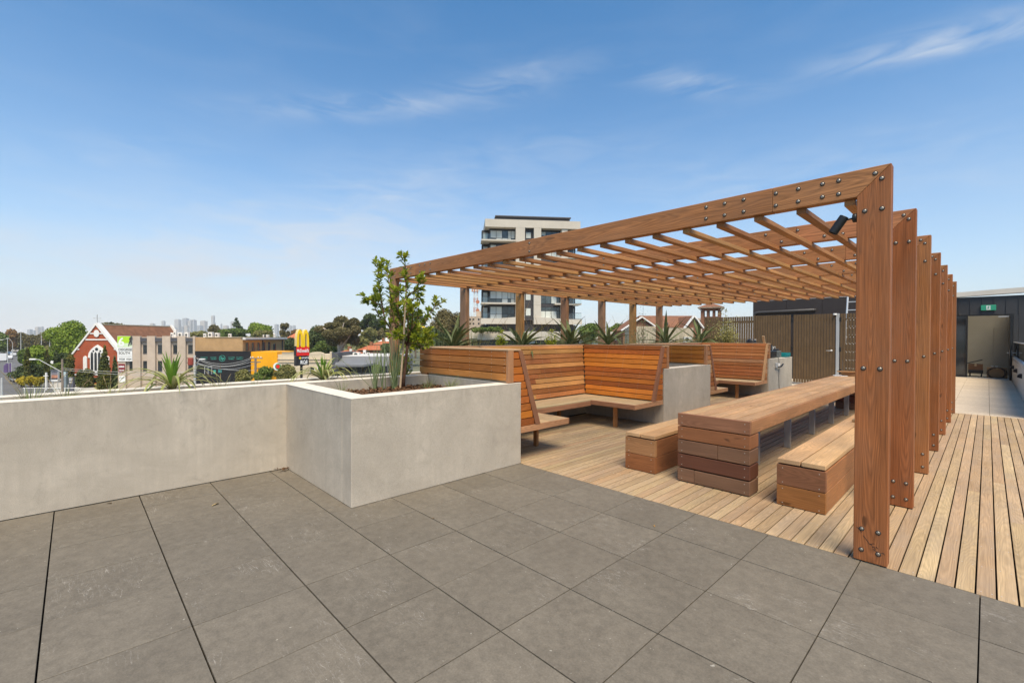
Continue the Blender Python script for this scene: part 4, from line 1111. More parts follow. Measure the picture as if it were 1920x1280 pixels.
o = LV[1].build('foliage_tips', F_TIP, tr, I4); o['kind'] = 'stuff'; o['label'] = 'bright yellow green leaf tips'
fl = MB()
for px, py in ((798, 613), (800, 624), (799, 629)):
    p = at(px, py, v=6.2)
    for q in range(5):
        d = Vector((r.uniform(-1, 1), r.uniform(-1, 1), r.uniform(-1.2, .2))); leaf(fl, p, d, .055, r.uniform(-1, 1))
fl.build('yellow_tag', F_FLOW, tr, I4)
o = MB().tube([at(750, 732, v=6.28), at(753, 690, v=6.28), at(757, 640, v=6.30), at(760, 560, v=6.32)], [.014, .014, .013, .012], 8).build('tree_stake', M_STAKE); tag(o, 'pale timber stake tied beside the young tree trunk', 'stake')

# shrubs and groundcover behind the booths
def airy_shrub(label, x, y, z, h, w, seed, mat, nst=9, leafL=.05, dens=1.0, name='airy_shrub'):
    r2 = random.Random(seed); t = thing(name, label, 'shrub', Tr(x, y, z))
    st = MB(); lf = MB()
    for i in range(nst):
        a = r2.uniform(0, 6.28); P = arc((0, 0, 0), a, math.radians(r2.uniform(48, 88)), h * (r2.uniform(.45, .8) if i else 1.0), math.radians(r2.uniform(-25, 15)), 8) if i else [Vector((0, 0, h * q / 8)) + Vector((r2.uniform(-.02, .02), r2.uniform(-.02, .02), 0)) for q in range(9)]
        P = [Vector((p.x * w, p.y * w, p.z)) for p in P]
        st.tube(P, [.006 * (1 - .8 * q / (len(P) - 1)) + .001 for q in range(len(P))], 5)
        for j in range(1, len(P)):
            for q in range(int(9 * dens)):
                p = P[j - 1].lerp(P[j], r2.random()); d = Vector((r2.uniform(-1, 1), r2.uniform(-1, 1), r2.uniform(-.2, 1)))
                tw = p + d.normalized() * r2.uniform(0, .16 * h)
                leaf(lf, tw, Vector((r2.uniform(-1, 1), r2.uniform(-1, 1), r2.uniform(-.2, 1))), leafL * r2.uniform(.7, 1.3), r2.uniform(-1, 1))
    st.build('stems', M_BARK, t); o = lf.build('foliage', mat, t); o['kind'] = 'stuff'
airy_shrub('thin airy shrub with a tall wispy tip between the last two rear posts', -6.4, 11.0, .88, 1.75, .55, 51, F_REED, 10, .055, .8)
airy_shrub('olive yellow shrub with upright twigs in front of the brown batten fence', -5.9, 15.3, .95, 1.55, .72, 52, F_SHRUB, 22, .065, 2.2)
airy_shrub('low wispy grey shrub behind the rear booth', -6.4, 13.2, .9, .62, .8, 53, F_REED, 8, .05, .8)
airy_shrub('lime green groundcover clump behind the booth capping near the third rear post', -6.28, 5.75, 1.27, .46, .9, 54, F_LIME, 9, .05, 1.2, 'lime_groundcover')
airy_shrub('small lime groundcover clump between the third and fourth rear posts', -6.28, 7.15, 1.28, .46, .9, 55, F_LIME, 9, .05, 1.2, 'lime_groundcover')
airy_shrub('dull green low shrub filling the strip behind the booth corner', -6.4, 10.2, .88, .72, .9, 56, F_REED, 9, .05, 1.0)
airy_shrub('bright leafy shrub at the left end of the booth screen', -6.35, 3.72, .86, .62, .7, 58, F_LIME, 9, .055, 1.2)
for i, (y, s) in enumerate([(5.3, 61), (6.9, 62), (7.3, 63), (8.7, 64), (10.6, 65), (13.6, 66)]):
    tuft(['seeding grass left of the third rear post', 'dry seeding grass just right of the third rear post', 'tall dry seeding grass left of the fourth rear post', 'dry seeding grass between fourth and fifth rear posts', 'seeding grass in front of the sixth rear post', 'thin seeding grass between the last two aloes'][i],
         -6.38, y, 1.05, 30, .78, .007, 26, F_GRASS, s, 'seeding_grass', 8)
# loose leaves on the paving
def litter(label, x, y, s, c, seed):
    r2 = random.Random(seed); b = MB(); leaf(b, Vector((0, 0, .004)), Vector((1, .2, .05)), s, .3)
    o = b.build('fallen_leaf', plain('dry leaf %d' % seed, c, .8), None, Tr(x, y, 0) @ Matrix.Rotation(r2.uniform(0, 6), 4, 'Z')); tag(o, label, 'leaf')
litter('pale dry leaf on the pavers near the parapet', -5.02, .92, .09, (.55, .40, .18), 71)
litter('dark dry leaf at the foot of the parapet', -5.80, .22, .06, (.10, .06, .03), 72)
litter('small brown leaf on the pavers in front of the planter', -3.35, 2.25, .04, (.20, .11, .04), 73)
litter('orange leaf fragment on the pavers near the deck', -1.95, 3.55, .04, (.40, .22, .05), 74)
lt = MB(); r2 = random.Random(75)
for i in range(16): leaf(lt, Vector((-5.82 + r2.uniform(-.0, .10), 1.82 - r2.uniform(.0, .10), .004 + r2.uniform(0, .02))), Vector((r2.uniform(-1, 1), r2.uniform(-1, 1), .3)), .05, r2.uniform(-1, 1))
o = lt.build('leaf_litter', plain('brown litter', (.10, .055, .03), .9)); tag(o, 'small pile of brown leaves in the corner of parapet and planter', 'leaves', kind='stuff')

for i, (y, s) in enumerate([(4.35, 81), (5.05, 82), (6.1, 83), (7.6, 84), (8.4, 85), (9.9, 86), (11.6, 87), (12.9, 88), (14.0, 89)]):
    tuft(['fine green grass at the left end of the booth back', 'fine grass between the first aloe and the second rear post', 'fine grass at the left foot of the dark aloe', 'fine grass left of the broad aloe', 'fine grass right of the broad aloe', 'fine grass right of the upright aloe', 'fine grass left of the aloe before the brown roof', 'fine grass right of the aloe before the brown roof', 'fine grass left of the last aloe'][i],
         -6.30, y, 1.0, 80, .92, .008, 34, F_GRASS if i % 2 else F_REED, s, 'fine_grass', 3)

# ------------------------------------------------------------------ the street beyond
YR = Matrix.Rotation(YAW, 4, 'Z')                       # the street grid is parallel to the picture plane
def hy(px): return 631.5 + (px - 960) * .00295
def U(px, v): return (px - 960) / FPX * v
def Z(px, py, v): return CAMZ + (hy(px) - py) / FPX * v
M_GROUND = plain('suburban ground', (.115, .12, .075), .95, .35, .05)
M_ROAD = plain('asphalt', (.125, .122, .12), .9, .15, .3)
M_PATH = plain('concrete footpath', (.42, .40, .36), .9, .1, .5)
M_LAWN = plain('dry lawn', (.24, .23, .075), .95, .3, .6)
M_LINE = plain('road paint', (.7, .7, .68), .8, .05)
g = MB(); S_ = 4600; g.v += [(-S_, -S_, GZ), (S_, -S_, GZ), (S_, S_, GZ), (-S_, S_, GZ)]; g.f.append([0, 1, 2, 3]); g.m.append(0)
o = g.build('ground', M_GROUND); o['kind'] = 'structure'
def sheet(name, uv, z, m):
    b = MB(); b.v += [(p[0], p[1], GZ + z) for p in uv]; b.f.append(list(range(len(uv)))); b.m.append(0)
    o = b.build(name, m, None, YR); o['kind'] = 'structure'; return o
sheet('front_street', [(-90, 30), (60, 30), (60, 58), (-90, 58)], .008, M_ROAD)
sheet('front_footpath', [(-90, 58), (60, 58), (60, 66), (-90, 66)], .012, M_PATH)
# road running away to the left
d = Vector((-1.085, 1.0)).normalized(); nrm = Vector((d.y, -d.x)); c0 = Vector((-60, 55.5))
def along(w0, w1, l0, l1): return [tuple(c0 + d * l0 + nrm * w0), tuple(c0 + d * l0 + nrm * w1), tuple(c0 + d * l1 + nrm * w1), tuple(c0 + d * l1 + nrm * w0)][::1]
sheet('side_road', along(-13, 4, -6, 420), .016, M_ROAD); sheet('side_footpath', along(4, 9, -6, 300), .020, M_PATH); sheet('median_strip', along(-16.5, -13, 30, 300), .024, M_LAWN)
sheet('verge_lawn', along(9, 40, 8, 42), .026, M_LAWN)
for k in range(9): sheet('lane_marking', along(-4.6, -4.4, 30 + 14 * k, 36 + 14 * k), .030, M_LINE)

class Bld:
    """a building whose facade is parallel to the picture plane; sizes read from the photograph at its own depth v"""
    def __init__(s, name, label, cat, px, v, rot=0.0, group=None):
        s.v = v; s.u0 = U(px, v)
        s.e = thing(name, label, cat, YR @ Tr(s.u0, v, GZ) @ Matrix.Rotation(rot, 4, 'Z'), group)
    def x(s, px, d=0): return U(px, s.v + d) - s.u0
    def z(s, px, py, d=0): return max(0.0, Z(px, py, s.v + d) - GZ)
    def box(s, name, p0, p1, yt, yb, d0, d1, m, parent=None, ref=None, c=0.0):
        dd = d0 if ref is None else ref; pm = (p0 + p1) / 2
        zb = 0 if yb is None else s.z(pm, yb, dd)
        b = MB().box(s.x(p0, dd), s.x(p1, dd), d0, d1, zb, s.z(pm, yt, dd), c=c)
        return b.build(name, m, parent or s.e, WM[s.e.name])
    def prism(s, name, pts, d0, d1, m, parent=None, ref=None):
        dd = d0 if ref is None else ref
        b = MB().prism([(s.x(px, dd), s.z(px, py, dd)) for px, py in pts], d0, d1)
        return b.build(name, m, parent or s.e, WM[s.e.name])
    def text(s, name, body, p0, p1, yt, yb, d, m, parent=None):
        w, h = s.x(p1, d) - s.x(p0, d), s.z(p0, yt, d) - s.z(p0, yb, d)
        return put_text(name, body, w, h, WM[s.e.name] @ Tr(s.x(p0, d), d, s.z(p0, yb, d)), m, parent or s.e)
def put_text(name, body, w, h, M, m, parent, shear=0.0, thick=.01):
    cu = bpy.data.curves.new(name, 'FONT'); cu.body = body; cu.extrude = .02; cu.offset = .022; cu.shear = shear; cu.resolution_u = 3
    to = bpy.data.objects.new(name, cu); col.objects.link(to); dg = bpy.context.evaluated_depsgraph_get()
    me = bpy.data.meshes.new_from_object(to.evaluated_get(dg)); bpy.data.objects.remove(to); bpy.data.curves.remove(cu)
    n = len(me.vertices); co = np.zeros(n * 3, np.float32); me.vertices.foreach_get('co', co); co = co.reshape(-1, 3)
    mn, mx = co.min(0), co.max(0); out = np.zeros_like(co)
    out[:, 0] = (co[:, 0] - mn[0]) / (mx[0] - mn[0]) * w; out[:, 2] = (co[:, 1] - mn[1]) / (mx[1] - mn[1]) * h; out[:, 1] = -(co[:, 2] - mn[2]) / max(1e-6, mx[2] - mn[2]) * thick
    me.vertices.foreach_set('co', out.ravel()); me.materials.clear(); me.materials.append(m); me.update()
    return link(bpy.data.objects.new(name, me), parent, M)

M_REDB = brick('red church brick', (.40, .085, .030), (.34, .070, .028), (.36, .12, .07))
M_TANB = brick('tan brick', (.47, .29, .135), (.43, .26, .12), (.42, .29, .17))
M_BRNB = brick('brown brick', (.27, .12, .065), (.23, .10, .055), (.26, .16, .11))
M_ROOFB = plain('brown roof tile', (.21, .098, .055), .85, .25, 1.2)
M_ROOFT = plain('terracotta roof', (.44, .14, .065), .85, .25, 1.0)
M_CREAM = plain('cream render', (.60, .50, .36), .8, .08, .6)
M_BEIGE = plain('beige pebble panel', (.50, .405, .32), .85, .10, .8)
M_BEIGED = plain('pier return', (.40, .34, .28), .85, .08)
M_CHAR = plain('charcoal header', (.085, .085, .095), .6, .1)
M_BLKW = plain('black shop wall', (.016, .016, .018), .6, .2)
M_ORANGE = plain('orange shop wall', (.82, .37, .008), .55, .06, .6)
M_AQUA = plain('aqua lettering', (.06, .36, .29), .5, .04)
M_LIMEG = plain('lime sign green', (.42, .68, .03), .5, .05); M_PGREEN = plain('pale sign green', (.62, .74, .50), .5, .04)
M_SIGNW = plain('sign white', (.80, .80, .78), .5, .03); M_SIGNR = plain('maroon sign', (.20, .012, .02), .5, .05); M_DGREY = plain('sign dark grey', (.075, .08, .075), .5, .05)
M_MRED = plain('sign red', (.70, .022, .018), .4, .04); M_MYEL = plain('arch yellow', (.90, .58, .012), .4, .04); M_MYELS = plain('arch side cream', (.84, .62, .26), .5, .04)
M_GREYR = plain('grey metal roof', (.17, .175, .185), .55, .1, .8); M_GREYW = plain('grey wall', (.26, .26, .27), .7, .1); M_PALER = plain('pale roof sheet', (.62, .60, .57), .6, .1)
M_WPANEL = plain('tower cream panel', (.54, .49, .415), .8, .06, .5); M_TWIN = plain('window blind', (.58, .61, .57), .5, .12, .5); M_TGLASS = glass_dark('tower glass', (.035, .045, .048), .05)
M_TDARK = plain('dark tower cladding', (.055, .052, .056), .6, .1)
M_HVAC = plain('rooftop unit', (.66, .64, .60), .6, .06)
M_POLE = plain('galvanised pole', (.50, .50, .48), .5, .1); M_WOODP = plain('timber pole', (.24, .19, .15), .9, .2)

# church
ch = Bld('brick_church', 'red brick church with white trimmed gable and traceried window', 'church', 181, 86)
def cz(py, px=181): return ch.z(px, py)
L0, R0 = 135, 227
ch.prism('gable_wall', [(L0, 760), (R0, 760), (R0, 667), (181, 609), (L0, 667)], 0, .5, M_REDB)
rl = 18.5
b = MB(); hw = ch.x(R0 + 2); ze, zr = cz(670), cz(608)
b.v += [(-hw, .5, ze), (hw, .5, ze), (0, .5, zr), (-hw, rl, ze), (hw, rl, ze), (0, rl, zr)]; b.f += [[0, 2, 5, 3], [2, 1, 4, 5]]; b.m += [0, 0]
roof = b.build('roof', M_ROOFB, ch.e, WM[ch.e.name])
MB().box(-.12, .12, .5, rl, zr - .05, zr + .12).build('ridge_cap', M_CREAM, roof, WM[ch.e.name])
MB().box(-ch.x(R0) + .05, ch.x(R0) - .05, .51, rl - .4, 0, ze).build('nave_wall', M_REDB, ch.e, WM[ch.e.name])
b = MB(); b.prism([(-hw, ze), (hw, ze), (0, zr - .1)], rl - .3, rl); b.build('rear_gable', M_REDB, ch.e, WM[ch.e.name])
def bar(bl, name, a, b_, w, d0, d1, m, parent=None):
    A, B_ = Vector((bl.x(a[0]), bl.z(a[0], a[1]))), Vector((bl.x(b_[0]), bl.z(b_[0], b_[1]))); dd = (B_ - A); n = Vector((-dd.y, dd.x)).normalized() * w / 2
    mb = MB().prism([tuple(A - n), tuple(B_ - n), tuple(B_ + n), tuple(A + n)], d0, d1); return mb.build(name, m, parent or bl.e, WM[bl.e.name])
bar(ch, 'barge_trim', (131, 670), (181.3, 606.5), .28, -.18, .75, M_WHITE); bar(ch, 'barge_trim', (181, 606.5), (232, 670), .42, -.185, .76, M_WHITE)
bar(ch, 'rear_barge', (181.3, 606), (230, 668), .5, rl, rl + .4, M_WHITE)
for y, a, c_, w in ((625, 169, 194, .22), (636.5, 161, 202, .24)): bar(ch, 'string_course', (a, y), (c_, y), w, -.10, -.001, M_WHITE)
bar(ch, 'string_course', (144, 654.5), (149, 654.5), .22, -.1, -.001, M_WHITE); bar(ch, 'string_course', (214, 654.5), (219, 654.5), .22, -.1, -.001, M_WHITE)
bar(ch, 'plinth', (L0, 702), (R0, 702), .25, -.12, -.001, M_WHITE)
b = MB(); b.prism([(ch.x(182 + 5.2 * math.cos(t)), cz(625) + .68 * math.sin(t)) for t in np.linspace(-math.pi, math.pi, 17)[:-1]], -.16, -.102); vent = b.build('roundel', M_WHITE, ch.e, WM[ch.e.name])
def lancet(px0, px1, ytop, ybot, spring, d0, d1, m, name, parent=None):
    x0, x1 = ch.x(px0), ch.x(px1); xm = (x0 + x1) / 2; zs, zt, zb_ = cz(spring), cz(ytop), cz(ybot)
    P = [(x0, zb_), (x1, zb_), (x1, zs)]
    for t in np.linspace(0, 1, 7)[1:]: P.append((x1 + (xm - x1) * t ** 1.6, zs + (zt - zs) * t ** .75))
    for t in np.linspace(1, 0, 7)[1:]: P.append((x0 + (xm - x0) * t ** 1.6, zs + (zt - zs) * t ** .75))
    return MB().prism(P, d0, d1).build(name, m, parent or ch.e, WM[ch.e.name])
lancet(166, 201, 646, 670.5, 668, -.14, -.001, M_WHITE, 'window_arch')
win = lancet(170, 197, 649, 696, 668, -.18, -.002, M_WHITE, 'window')
for a in (171.6, 178.4, 185.2):
    lancet(a, a + 4.6, 659.5, 695, 664, -.205, -.181, M_GLASSD, 'pane', win)
for px, py, rr in ((182.7, 654.5, .30), (176.5, 658, .17), (189.5, 658, .17)):
    MB().lathe([(rr, 0), (rr, .03)], 10, Tr(ch.x(px), -.181, cz(py)) @ Matrix.Rotation(math.pi / 2, 4, 'X')).build('pane', M_GLASSD, win, WM[ch.e.name])
bar(ch, 'window_sill', (168, 697.5), (199, 697.5), .22, -.28, -.001, M_WHITE)
lancet(156.5, 163.5, 667, 697, 671, -.13, -.001, M_WHITE, 'side_window'); lancet(200.5, 205.5, 667, 697, 671, -.13, -.001, M_WHITE, 'side_window')
b = MB(); b.box(-.05, .05, .1, .2, zr, cz(589.5)); b.box(-.70, .70, .1, .2, cz(597), cz(596)); b.build('roof_cross', M_POLE, ch.e, WM[ch.e.name])

# beige office with piers
of = Bld('beige_office', 'beige two storey office with tall piers and a green and white sign', 'building', 293, 72)
of.box('core', 220.8, 365.3, 632, None, .32, 14, M_BEIGE, ref=0)
for a, c_ in ((220.8, 235), (248.3, 262.8), (275.5, 290.5), (303.9, 319.5), (332.3, 347.6), (361.4, 365.4)):
    of.box('pier', a, c_, 629.8, None, 0, .319, M_BEIGE, ref=0)
for a, c_ in ((262.8, 275.5), (290.5, 303.9), (319.5, 332.3), (347.6, 361.4)):
    of.box('header', a + .1, c_ - .1, 633.2, 640.2, -.03, .315, M_CHAR, ref=0)
    for yt, yb in ((646.3, 661.8), (676.7, 695)):
        w = of.box('window', a + 2.6, c_ - .3, yt, yb, .29, .325, M_GLASSD, ref=0)
        of.box('sill', a + 2.4, c_ - .2, yb, yb + 1, .24, .325, M_CHAR, w, ref=0)
of.box('window', 239.5, 248, 677.5, 695, .29, .325, M_GLASSD, ref=0)
sg = of.box('sign_panel', 220.9, 248.4, 630, 677, -.10, -.004, M_SIGNW, ref=0)
of.box('sign_field', 221.2, 248.2, 630.4, 643, -.112, -.101, M_LIMEG, sg, ref=0); of.box('sign_field', 221.2, 248.2, 643.1, 650.5, -.112, -.101, M_PGREEN, sg, ref=0)
of.text('lettering', '6', 221.8, 233.0, 632.5, 649.5, -.113, M_SIGNW, sg); of.text('lettering', 'DEGREE', 222.3, 247.6, 652.8, 657.6, -.102, M_DGREY, sg)
of.text('lettering', 'SOUTH', 222.3, 243.5, 659.2, 664.0, -.102, M_DGREY, sg); of.text('lettering', '9528 1024', 223, 246.3, 671.2, 674.8, -.102, M_DGREY, sg)
for y in (666.0, 668.6): of.box('rule', 222.4, 247.4, y, y + .35, -.106, -.101, M_DGREY, sg, ref=0)
rn = MB()
for a in (((247, 632.5), (246, 638), .45), ((246, 638), (247.6, 643), .30), ((247.6, 643), (246.2, 647), .22), ((246, 638), (243.8, 642.5), .28), ((243.8, 642.5), (242.2, 648.5), .20), ((246.8, 634), (244.2, 636.5), .16), ((244.2, 636.5), (243.4, 634.5), .12)):
    A, B_ = Vector((of.x(a[0][0]), of.z(*a[0]))), Vector((of.x(a[1][0]), of.z(*a[1]))); dd = B_ - A; n = Vector((-dd.y, dd.x)).normalized() * a[2] / 2
    rn.prism([tuple(A - n), tuple(B_ - n), tuple(B_ + n), tuple(A + n)], -.125, -.113)
rn.lathe([(.16, 0), (.16, .012)], 10, Tr(of.x(247.3), -.113, of.z(247, 631.8)) @ Matrix.Rotation(math.pi / 2, 4, 'X')); rn.build('runner_figure', M_DGREY, sg, WM[of.e.name])
s2 = of.box('sign_panel', 222.3, 234, 682, 697.2, -.06, -.004, M_SIGNR, ref=0)
for y, p0, p1, h in ((685.2, 223, 233, 3.6), (692.6, 224, 232.4, 2.4)):
    x = p0
    while x < p1 - .8: of.box('stroke', x, x + 1.0, y + (.4 if int(x * 3) % 2 else 0), y + h, -.07, -.061, M_SIGNW, s2, ref=0); x += 1.5
s3 = of.box('sign_panel', 223.3, 235, 704.5, 716.5, -.06, -.004, M_SIGNW, ref=0); of.box('rule', 224, 233.5, 707.8, 708.4, -.07, -.061, M_DGREY, s3, ref=0)
def hvac(label, px, yt, yb, v, w, dark=False):
    t = Bld('rooftop_unit', label, 'air conditioner', px, v); zt, zb_ = t.z(px, yt), t.z(px, yb); hw = w / FPX * v / 2
    MB().box(-hw, hw, 0, hw * 1.6, zb_, zt, c=.03).build('case', M_HVAC, t.e, WM[t.e.name])
    MB().lathe([(hw * .55, 0), (hw * .55, .03)], 12, Tr(0, -.001, (zt + zb_) / 2) @ Matrix.Rotation(math.pi / 2, 4, 'X')).build('fan_grille', M_DGREY, t.e, WM[t.e.name])
for i, (px, yt, yb, w) in enumerate([(322, 623.5, 632, 5), (327.5, 618, 632, 5), (337, 623, 632, 8), (349, 623, 632, 7)]):
    hvac(['leftmost white air conditioner on the beige office roof', 'tall white roof vent box on the beige office', 'white air conditioner with a dark fan in the middle of the office roof', 'rightmost white air conditioner on the beige office roof'][i], px, yt, yb, 78, w)

# tan brick building with shop fronts
tb = Bld('tan_brick_building', 'tan brick building with narrow side windows above the black shop front', 'building', 410, 72.1)
tb.box('wall', 365.6, 455, 632.5, None, 0, 13.2, M_TANB, ref=0); tb.box('parapet_cap', 385, 455, 631.6, 632.4, -.1, .5, M_CREAM, ref=0)
XS = tb.x(455)
def sd(px): return U(455, 72.1) * FPX / (px - 960) - 72.1      # depth along the side wall
def sbox(name, p0, p1, yt, yb, out, m, parent=None):
    va, vb = sd(p0), sd(p1); b = MB().box(XS + .002, XS + out, va, vb, tb.z(p0, yb, va), tb.z(p0, yt, va)); return b.build(name, m, parent or tb.e, WM[tb.e.name])
MB().box(XS - .3, XS + .45, .0, 13.4, tb.z(490, 636.4, 6), tb.z(490, 632.2, 6)).build('eaves', M_PALER, tb.e, WM[tb.e.name])
MB().box(XS + .46, XS + .60, .0, 13.4, tb.z(490, 637.2, 6), tb.z(490, 635.8, 6)).build('gutter', M_CHAR, tb.e, WM[tb.e.name])
for a, c_, yt in ((461, 464.8, 642.5), (472, 475.7, 642.5), (482.8, 486, 642.5), (492.9, 495.9, 641.5), (502.6, 505.4, 641), (512.3, 515.9, 644.5)):
    w = sbox('window', a, c_, yt, 657.5, .05, M_GLASSD); sbox('reveal', c_, c_ + .8, yt, 657.5, .07, M_REDB, w)
for x in (491.5, 528.5): sbox('downpipe', x, x + .8, 637.6, 662, .16, M_CHAR)
for i, (px, yt, w) in enumerate([(383, 625, 4.5), (393.5, 622.5, 8), (406, 624, 7), (430, 625.5, 5)]):
    hvac(['narrow white vent at the left of the tan brick roof', 'large louvred air conditioner on the tan brick roof', 'white air conditioner right of the louvred one on the tan brick roof', 'small round dark vent on the tan brick roof'][i], px, yt, 632.5, 76, w)
hvac('pale rooftop box at the far end of the white eaves', 514, 625, 632, 82.5, 3.5); hvac('low wide plant box near the far end of the white eaves', 497, 627.5, 632, 81, 9)
bs = Bld('black_shop', 'black shop front with aqua lettering and a round logo', 'shop', 417, 71.6)
bs.box('wall', 365.5, 469, 658.3, None, 0, .49, M_BLKW, ref=0)
rg = MB(); R_ = 5.8 / FPX * 71.6
rg.lathe([(R_, 0), (R_, .03), (R_ * .9, .03), (R_ * .9, 0)], 28, Tr(bs.x(416.8), -.02, bs.z(416.8, 671.6)) @ Matrix.Rotation(math.pi / 2, 4, 'X'))
rg.f.pop(); rg.m.pop(); rg.f.pop(); rg.m.pop()
lg = rg.build('logo', M_AQUA, bs.e, WM[bs.e.name]); bs.text('lettering', 'Sp', 413.0, 420.6, 668.6, 675.4, -.03, M_AQUA, lg)
for p0, p1 in ((376, 389), (394.8, 406), (428, 439.6), (443.2, 456.5)):
    for y in (669.2, 672.4):
        x = p0 + (0 if y < 671 else .6)
        while x < p1 - .6:
            q = bs.box('stroke', x, x + rnd.choice((.5, .7, .9)), y + rnd.choice((0, .3)), y + 1.25, -.03, -.002, M_AQUA, ref=0); x += 1.35
w = bs.box('window', 384, 397, 687.5, 701, -.04, -.002, M_GLASSD, ref=0)
for a in (383.5, 390.0, 397): bs.box('frame', a, a + .7, 687, 701.5, -.07, -.041, M_ALU, w, ref=0)
bs.box('frame', 383.5, 397.7, 686.4, 687, -.07, -.041, M_ALU, w, ref=0)
bs.box('poster', 400, 404.5, 693.5, 700.5, -.03, -.002, M_AQUA, ref=0); bs.box('poster', 409, 415.5, 693, 698.5, -.03, -.002, plain('teal poster', (.05, .22, .22), .5), ref=0)
os_ = Bld('orange_shop', 'bright orange rendered shop wall between black and cream buildings', 'shop', 494, 71.8)
os_.box('wall', 469.3, 519.6, 659.3, None, 0, 6, M_ORANGE, ref=0); os_.box('awning', 484, 519, 689.5, 690.5, -1.2, -.002, M_DGREY, ref=0)
os_.box('shop_window', 486, 503, 700, 712, -.04, -.002, M_GLASSD, ref=0)
cr = Bld('cream_building', 'cream rendered building with a curved parapet behind the tall arches sign', 'building', 571, 72)
cr.box('wall', 519.9, 622, 664.5, None, 0, 4, M_CREAM, ref=0)
b = MB(); P = [(cr.x(578), cr.z(590, 664.4))] + [(cr.x(593 + 14 * math.cos(t)), cr.z(593, 664.4) + .42 * math.sin(t)) for t in np.linspace(0, math.pi, 13)]
b.prism(P[1:], -.02, .5); b.build('curved_parapet', M_CREAM, cr.e, WM[cr.e.name])
for y in (672.5, 678): cr.box('moulding', 520, 622, y, y + 1.1, -.14, -.001, M_CREAM, ref=0)
cr.box('pilaster', 619, 622.5, 659, 700, -.15, .3, M_CREAM, ref=0); cr.box('panel_frame', 529, 552, 660.2, 661.2, -.1, .3, M_CREAM, ref=0); cr.box('raised_parapet', 529, 552, 661.2, 664.4, -.02, .3, M_CREAM, ref=0)
for a in (582, 596.5):
    w = cr.box('window', a, a + 7.5, 688, 699, -.04, -.002, M_GLASSD, ref=0); cr.box('frame', a - .8, a, 687, 700, -.08, -.003, M_WHITE, w, ref=0); cr.box('frame', a + 7.5, a + 8.3, 687, 700, -.08, -.003, M_WHITE, w, ref=0)
ds = Bld('round_sign', 'round red white and green disc sign among the street shrubs', 'sign', 519.5, 62); R_ = 7.2 / FPX * 62
for name, m, r0, d0 in (('disc', M_SIGNW, 1.0, 0), ('disc_green', plain('sign green', (.02, .22, .09), .5), .78, -.03), ('disc_red', M_MRED, .5, -.06)):
    MB().lathe([(R_ * r0, 0), (R_ * r0, .028)], 24, Tr((0 if r0 == 1 else .15), d0, ds.z(519, 687)) @ Matrix.Rotation(math.pi / 2, 4, 'X')).build(name, m, ds.e, WM[ds.e.name])
MB().tube([(0, .06, 0), (0, .06, ds.z(519, 687))], .06, 8).build('pole', M_POLE, ds.e, WM[ds.e.name])
gr = Bld('grey_corner_shop', 'low grey corner shop with a wide sloping metal awning', 'shop', 680, 70)
gr.box('wall', 622.6, 634, 661, None, 0, 8, M_CHAR, ref=0); gr.box('wall_core', 634.2, 742, 669, None, 1.6, 12, M_GREYW, ref=0)
gr.box('shopfront_glass', 640, 740, 687, 700, 1.5, 1.59, M_GLASSD, ref=0)
b = MB()
def P3(px, py, dd): return (gr.x(px, dd), dd, gr.z(px, py, dd))
b.v += [P3(627, 684, -1.0), P3(682, 684, -1.0), P3(745, 672, 6.0), P3(745, 664.5, 8.0), P3(684, 670.5, 1.6), P3(634, 671, 1.6)]
b.f += [[0, 1, 4, 5], [1, 2, 3, 4]]; b.m += [0, 0]
for i in range(6): p = b.v[i]; b.v.append((p[0], p[1] + .02, p[2] - .30))
b.f += [[0, 6, 7, 1], [1, 7, 8, 2], [5, 11, 6, 0], [11, 10, 7, 6], [10, 9, 8, 7]]; b.m += [0] * 5
b.build('awning', M_GREYR, gr.e, WM[gr.e.name])
gr.box('roof_deck', 634.3, 735, 668, 669, 1.61, 13, M_PALER, ref=0)
for a in (648, 672, 690, 706, 722): gr.box('post', a, a + 1.6, 684, None, 1.2, 1.4, M_CHAR, ref=0)
hvac('tall white flue box on the grey shop roof', 657, 654, 668, 76, 4); hvac('wide white air handling box on the grey shop roof', 667, 660.5, 668.5, 76, 12); hvac('white upright unit with pipework on the grey shop roof', 683, 656, 668, 77, 5); hvac('small grey fan unit on the grey shop roof', 690, 661, 668, 77, 5)
def gable_house(label, p0, p1, yr, ye, v, roofm, wallm, depth=9, yb=None, name='tiled_house'):
    h = Bld(name, label, 'house', (p0 + p1) / 2, v); x0, x1 = h.x(p0), h.x(p1); zr, ze_ = h.z(p0, yr), h.z(p0, ye)
    MB().box(x0 + .3, x1 - .3, .4, depth - .4, 0, ze_).build('wall', wallm, h.e, WM[h.e.name])
    b = MB(); b.v += [(x0, 0, ze_), (x1, 0, ze_), (x1 - 1.5, depth / 2, zr), (x0 + 1.5, depth / 2, zr), (x0, depth, ze_), (x1, depth, ze_)]; b.f += [[0, 1, 2, 3], [3, 2, 5, 4], [0, 3, 4], [1, 5, 2]]; b.m += [0] * 4
    rf = b.build('roof', roofm, h.e, WM[h.e.name]); MB().box(x0 + 2, x0 + 2.7, depth / 2 - .4, depth / 2 + .3, ze_, zr + .9).build('chimney', M_BRNB, rf, WM[h.e.name]); return h
gable_house('long terracotta roofed house behind the grey corner shop', 622, 660, 657.5, 664, 100, M_ROOFT, M_CREAM)
gable_house('orange brick house with a grey roof strip on the hillside', 668, 712, 648, 656, 112, M_ROOFT, M_BRNB)
gable_house('terracotta roof half hidden by trees left of the tall arches sign', 536, 560, 622, 634, 150, M_ROOFT, M_CREAM)
gable_house('white fronted house behind the orange brick house', 694, 730, 640, 646, 125, M_ROOFT, M_WHITE)
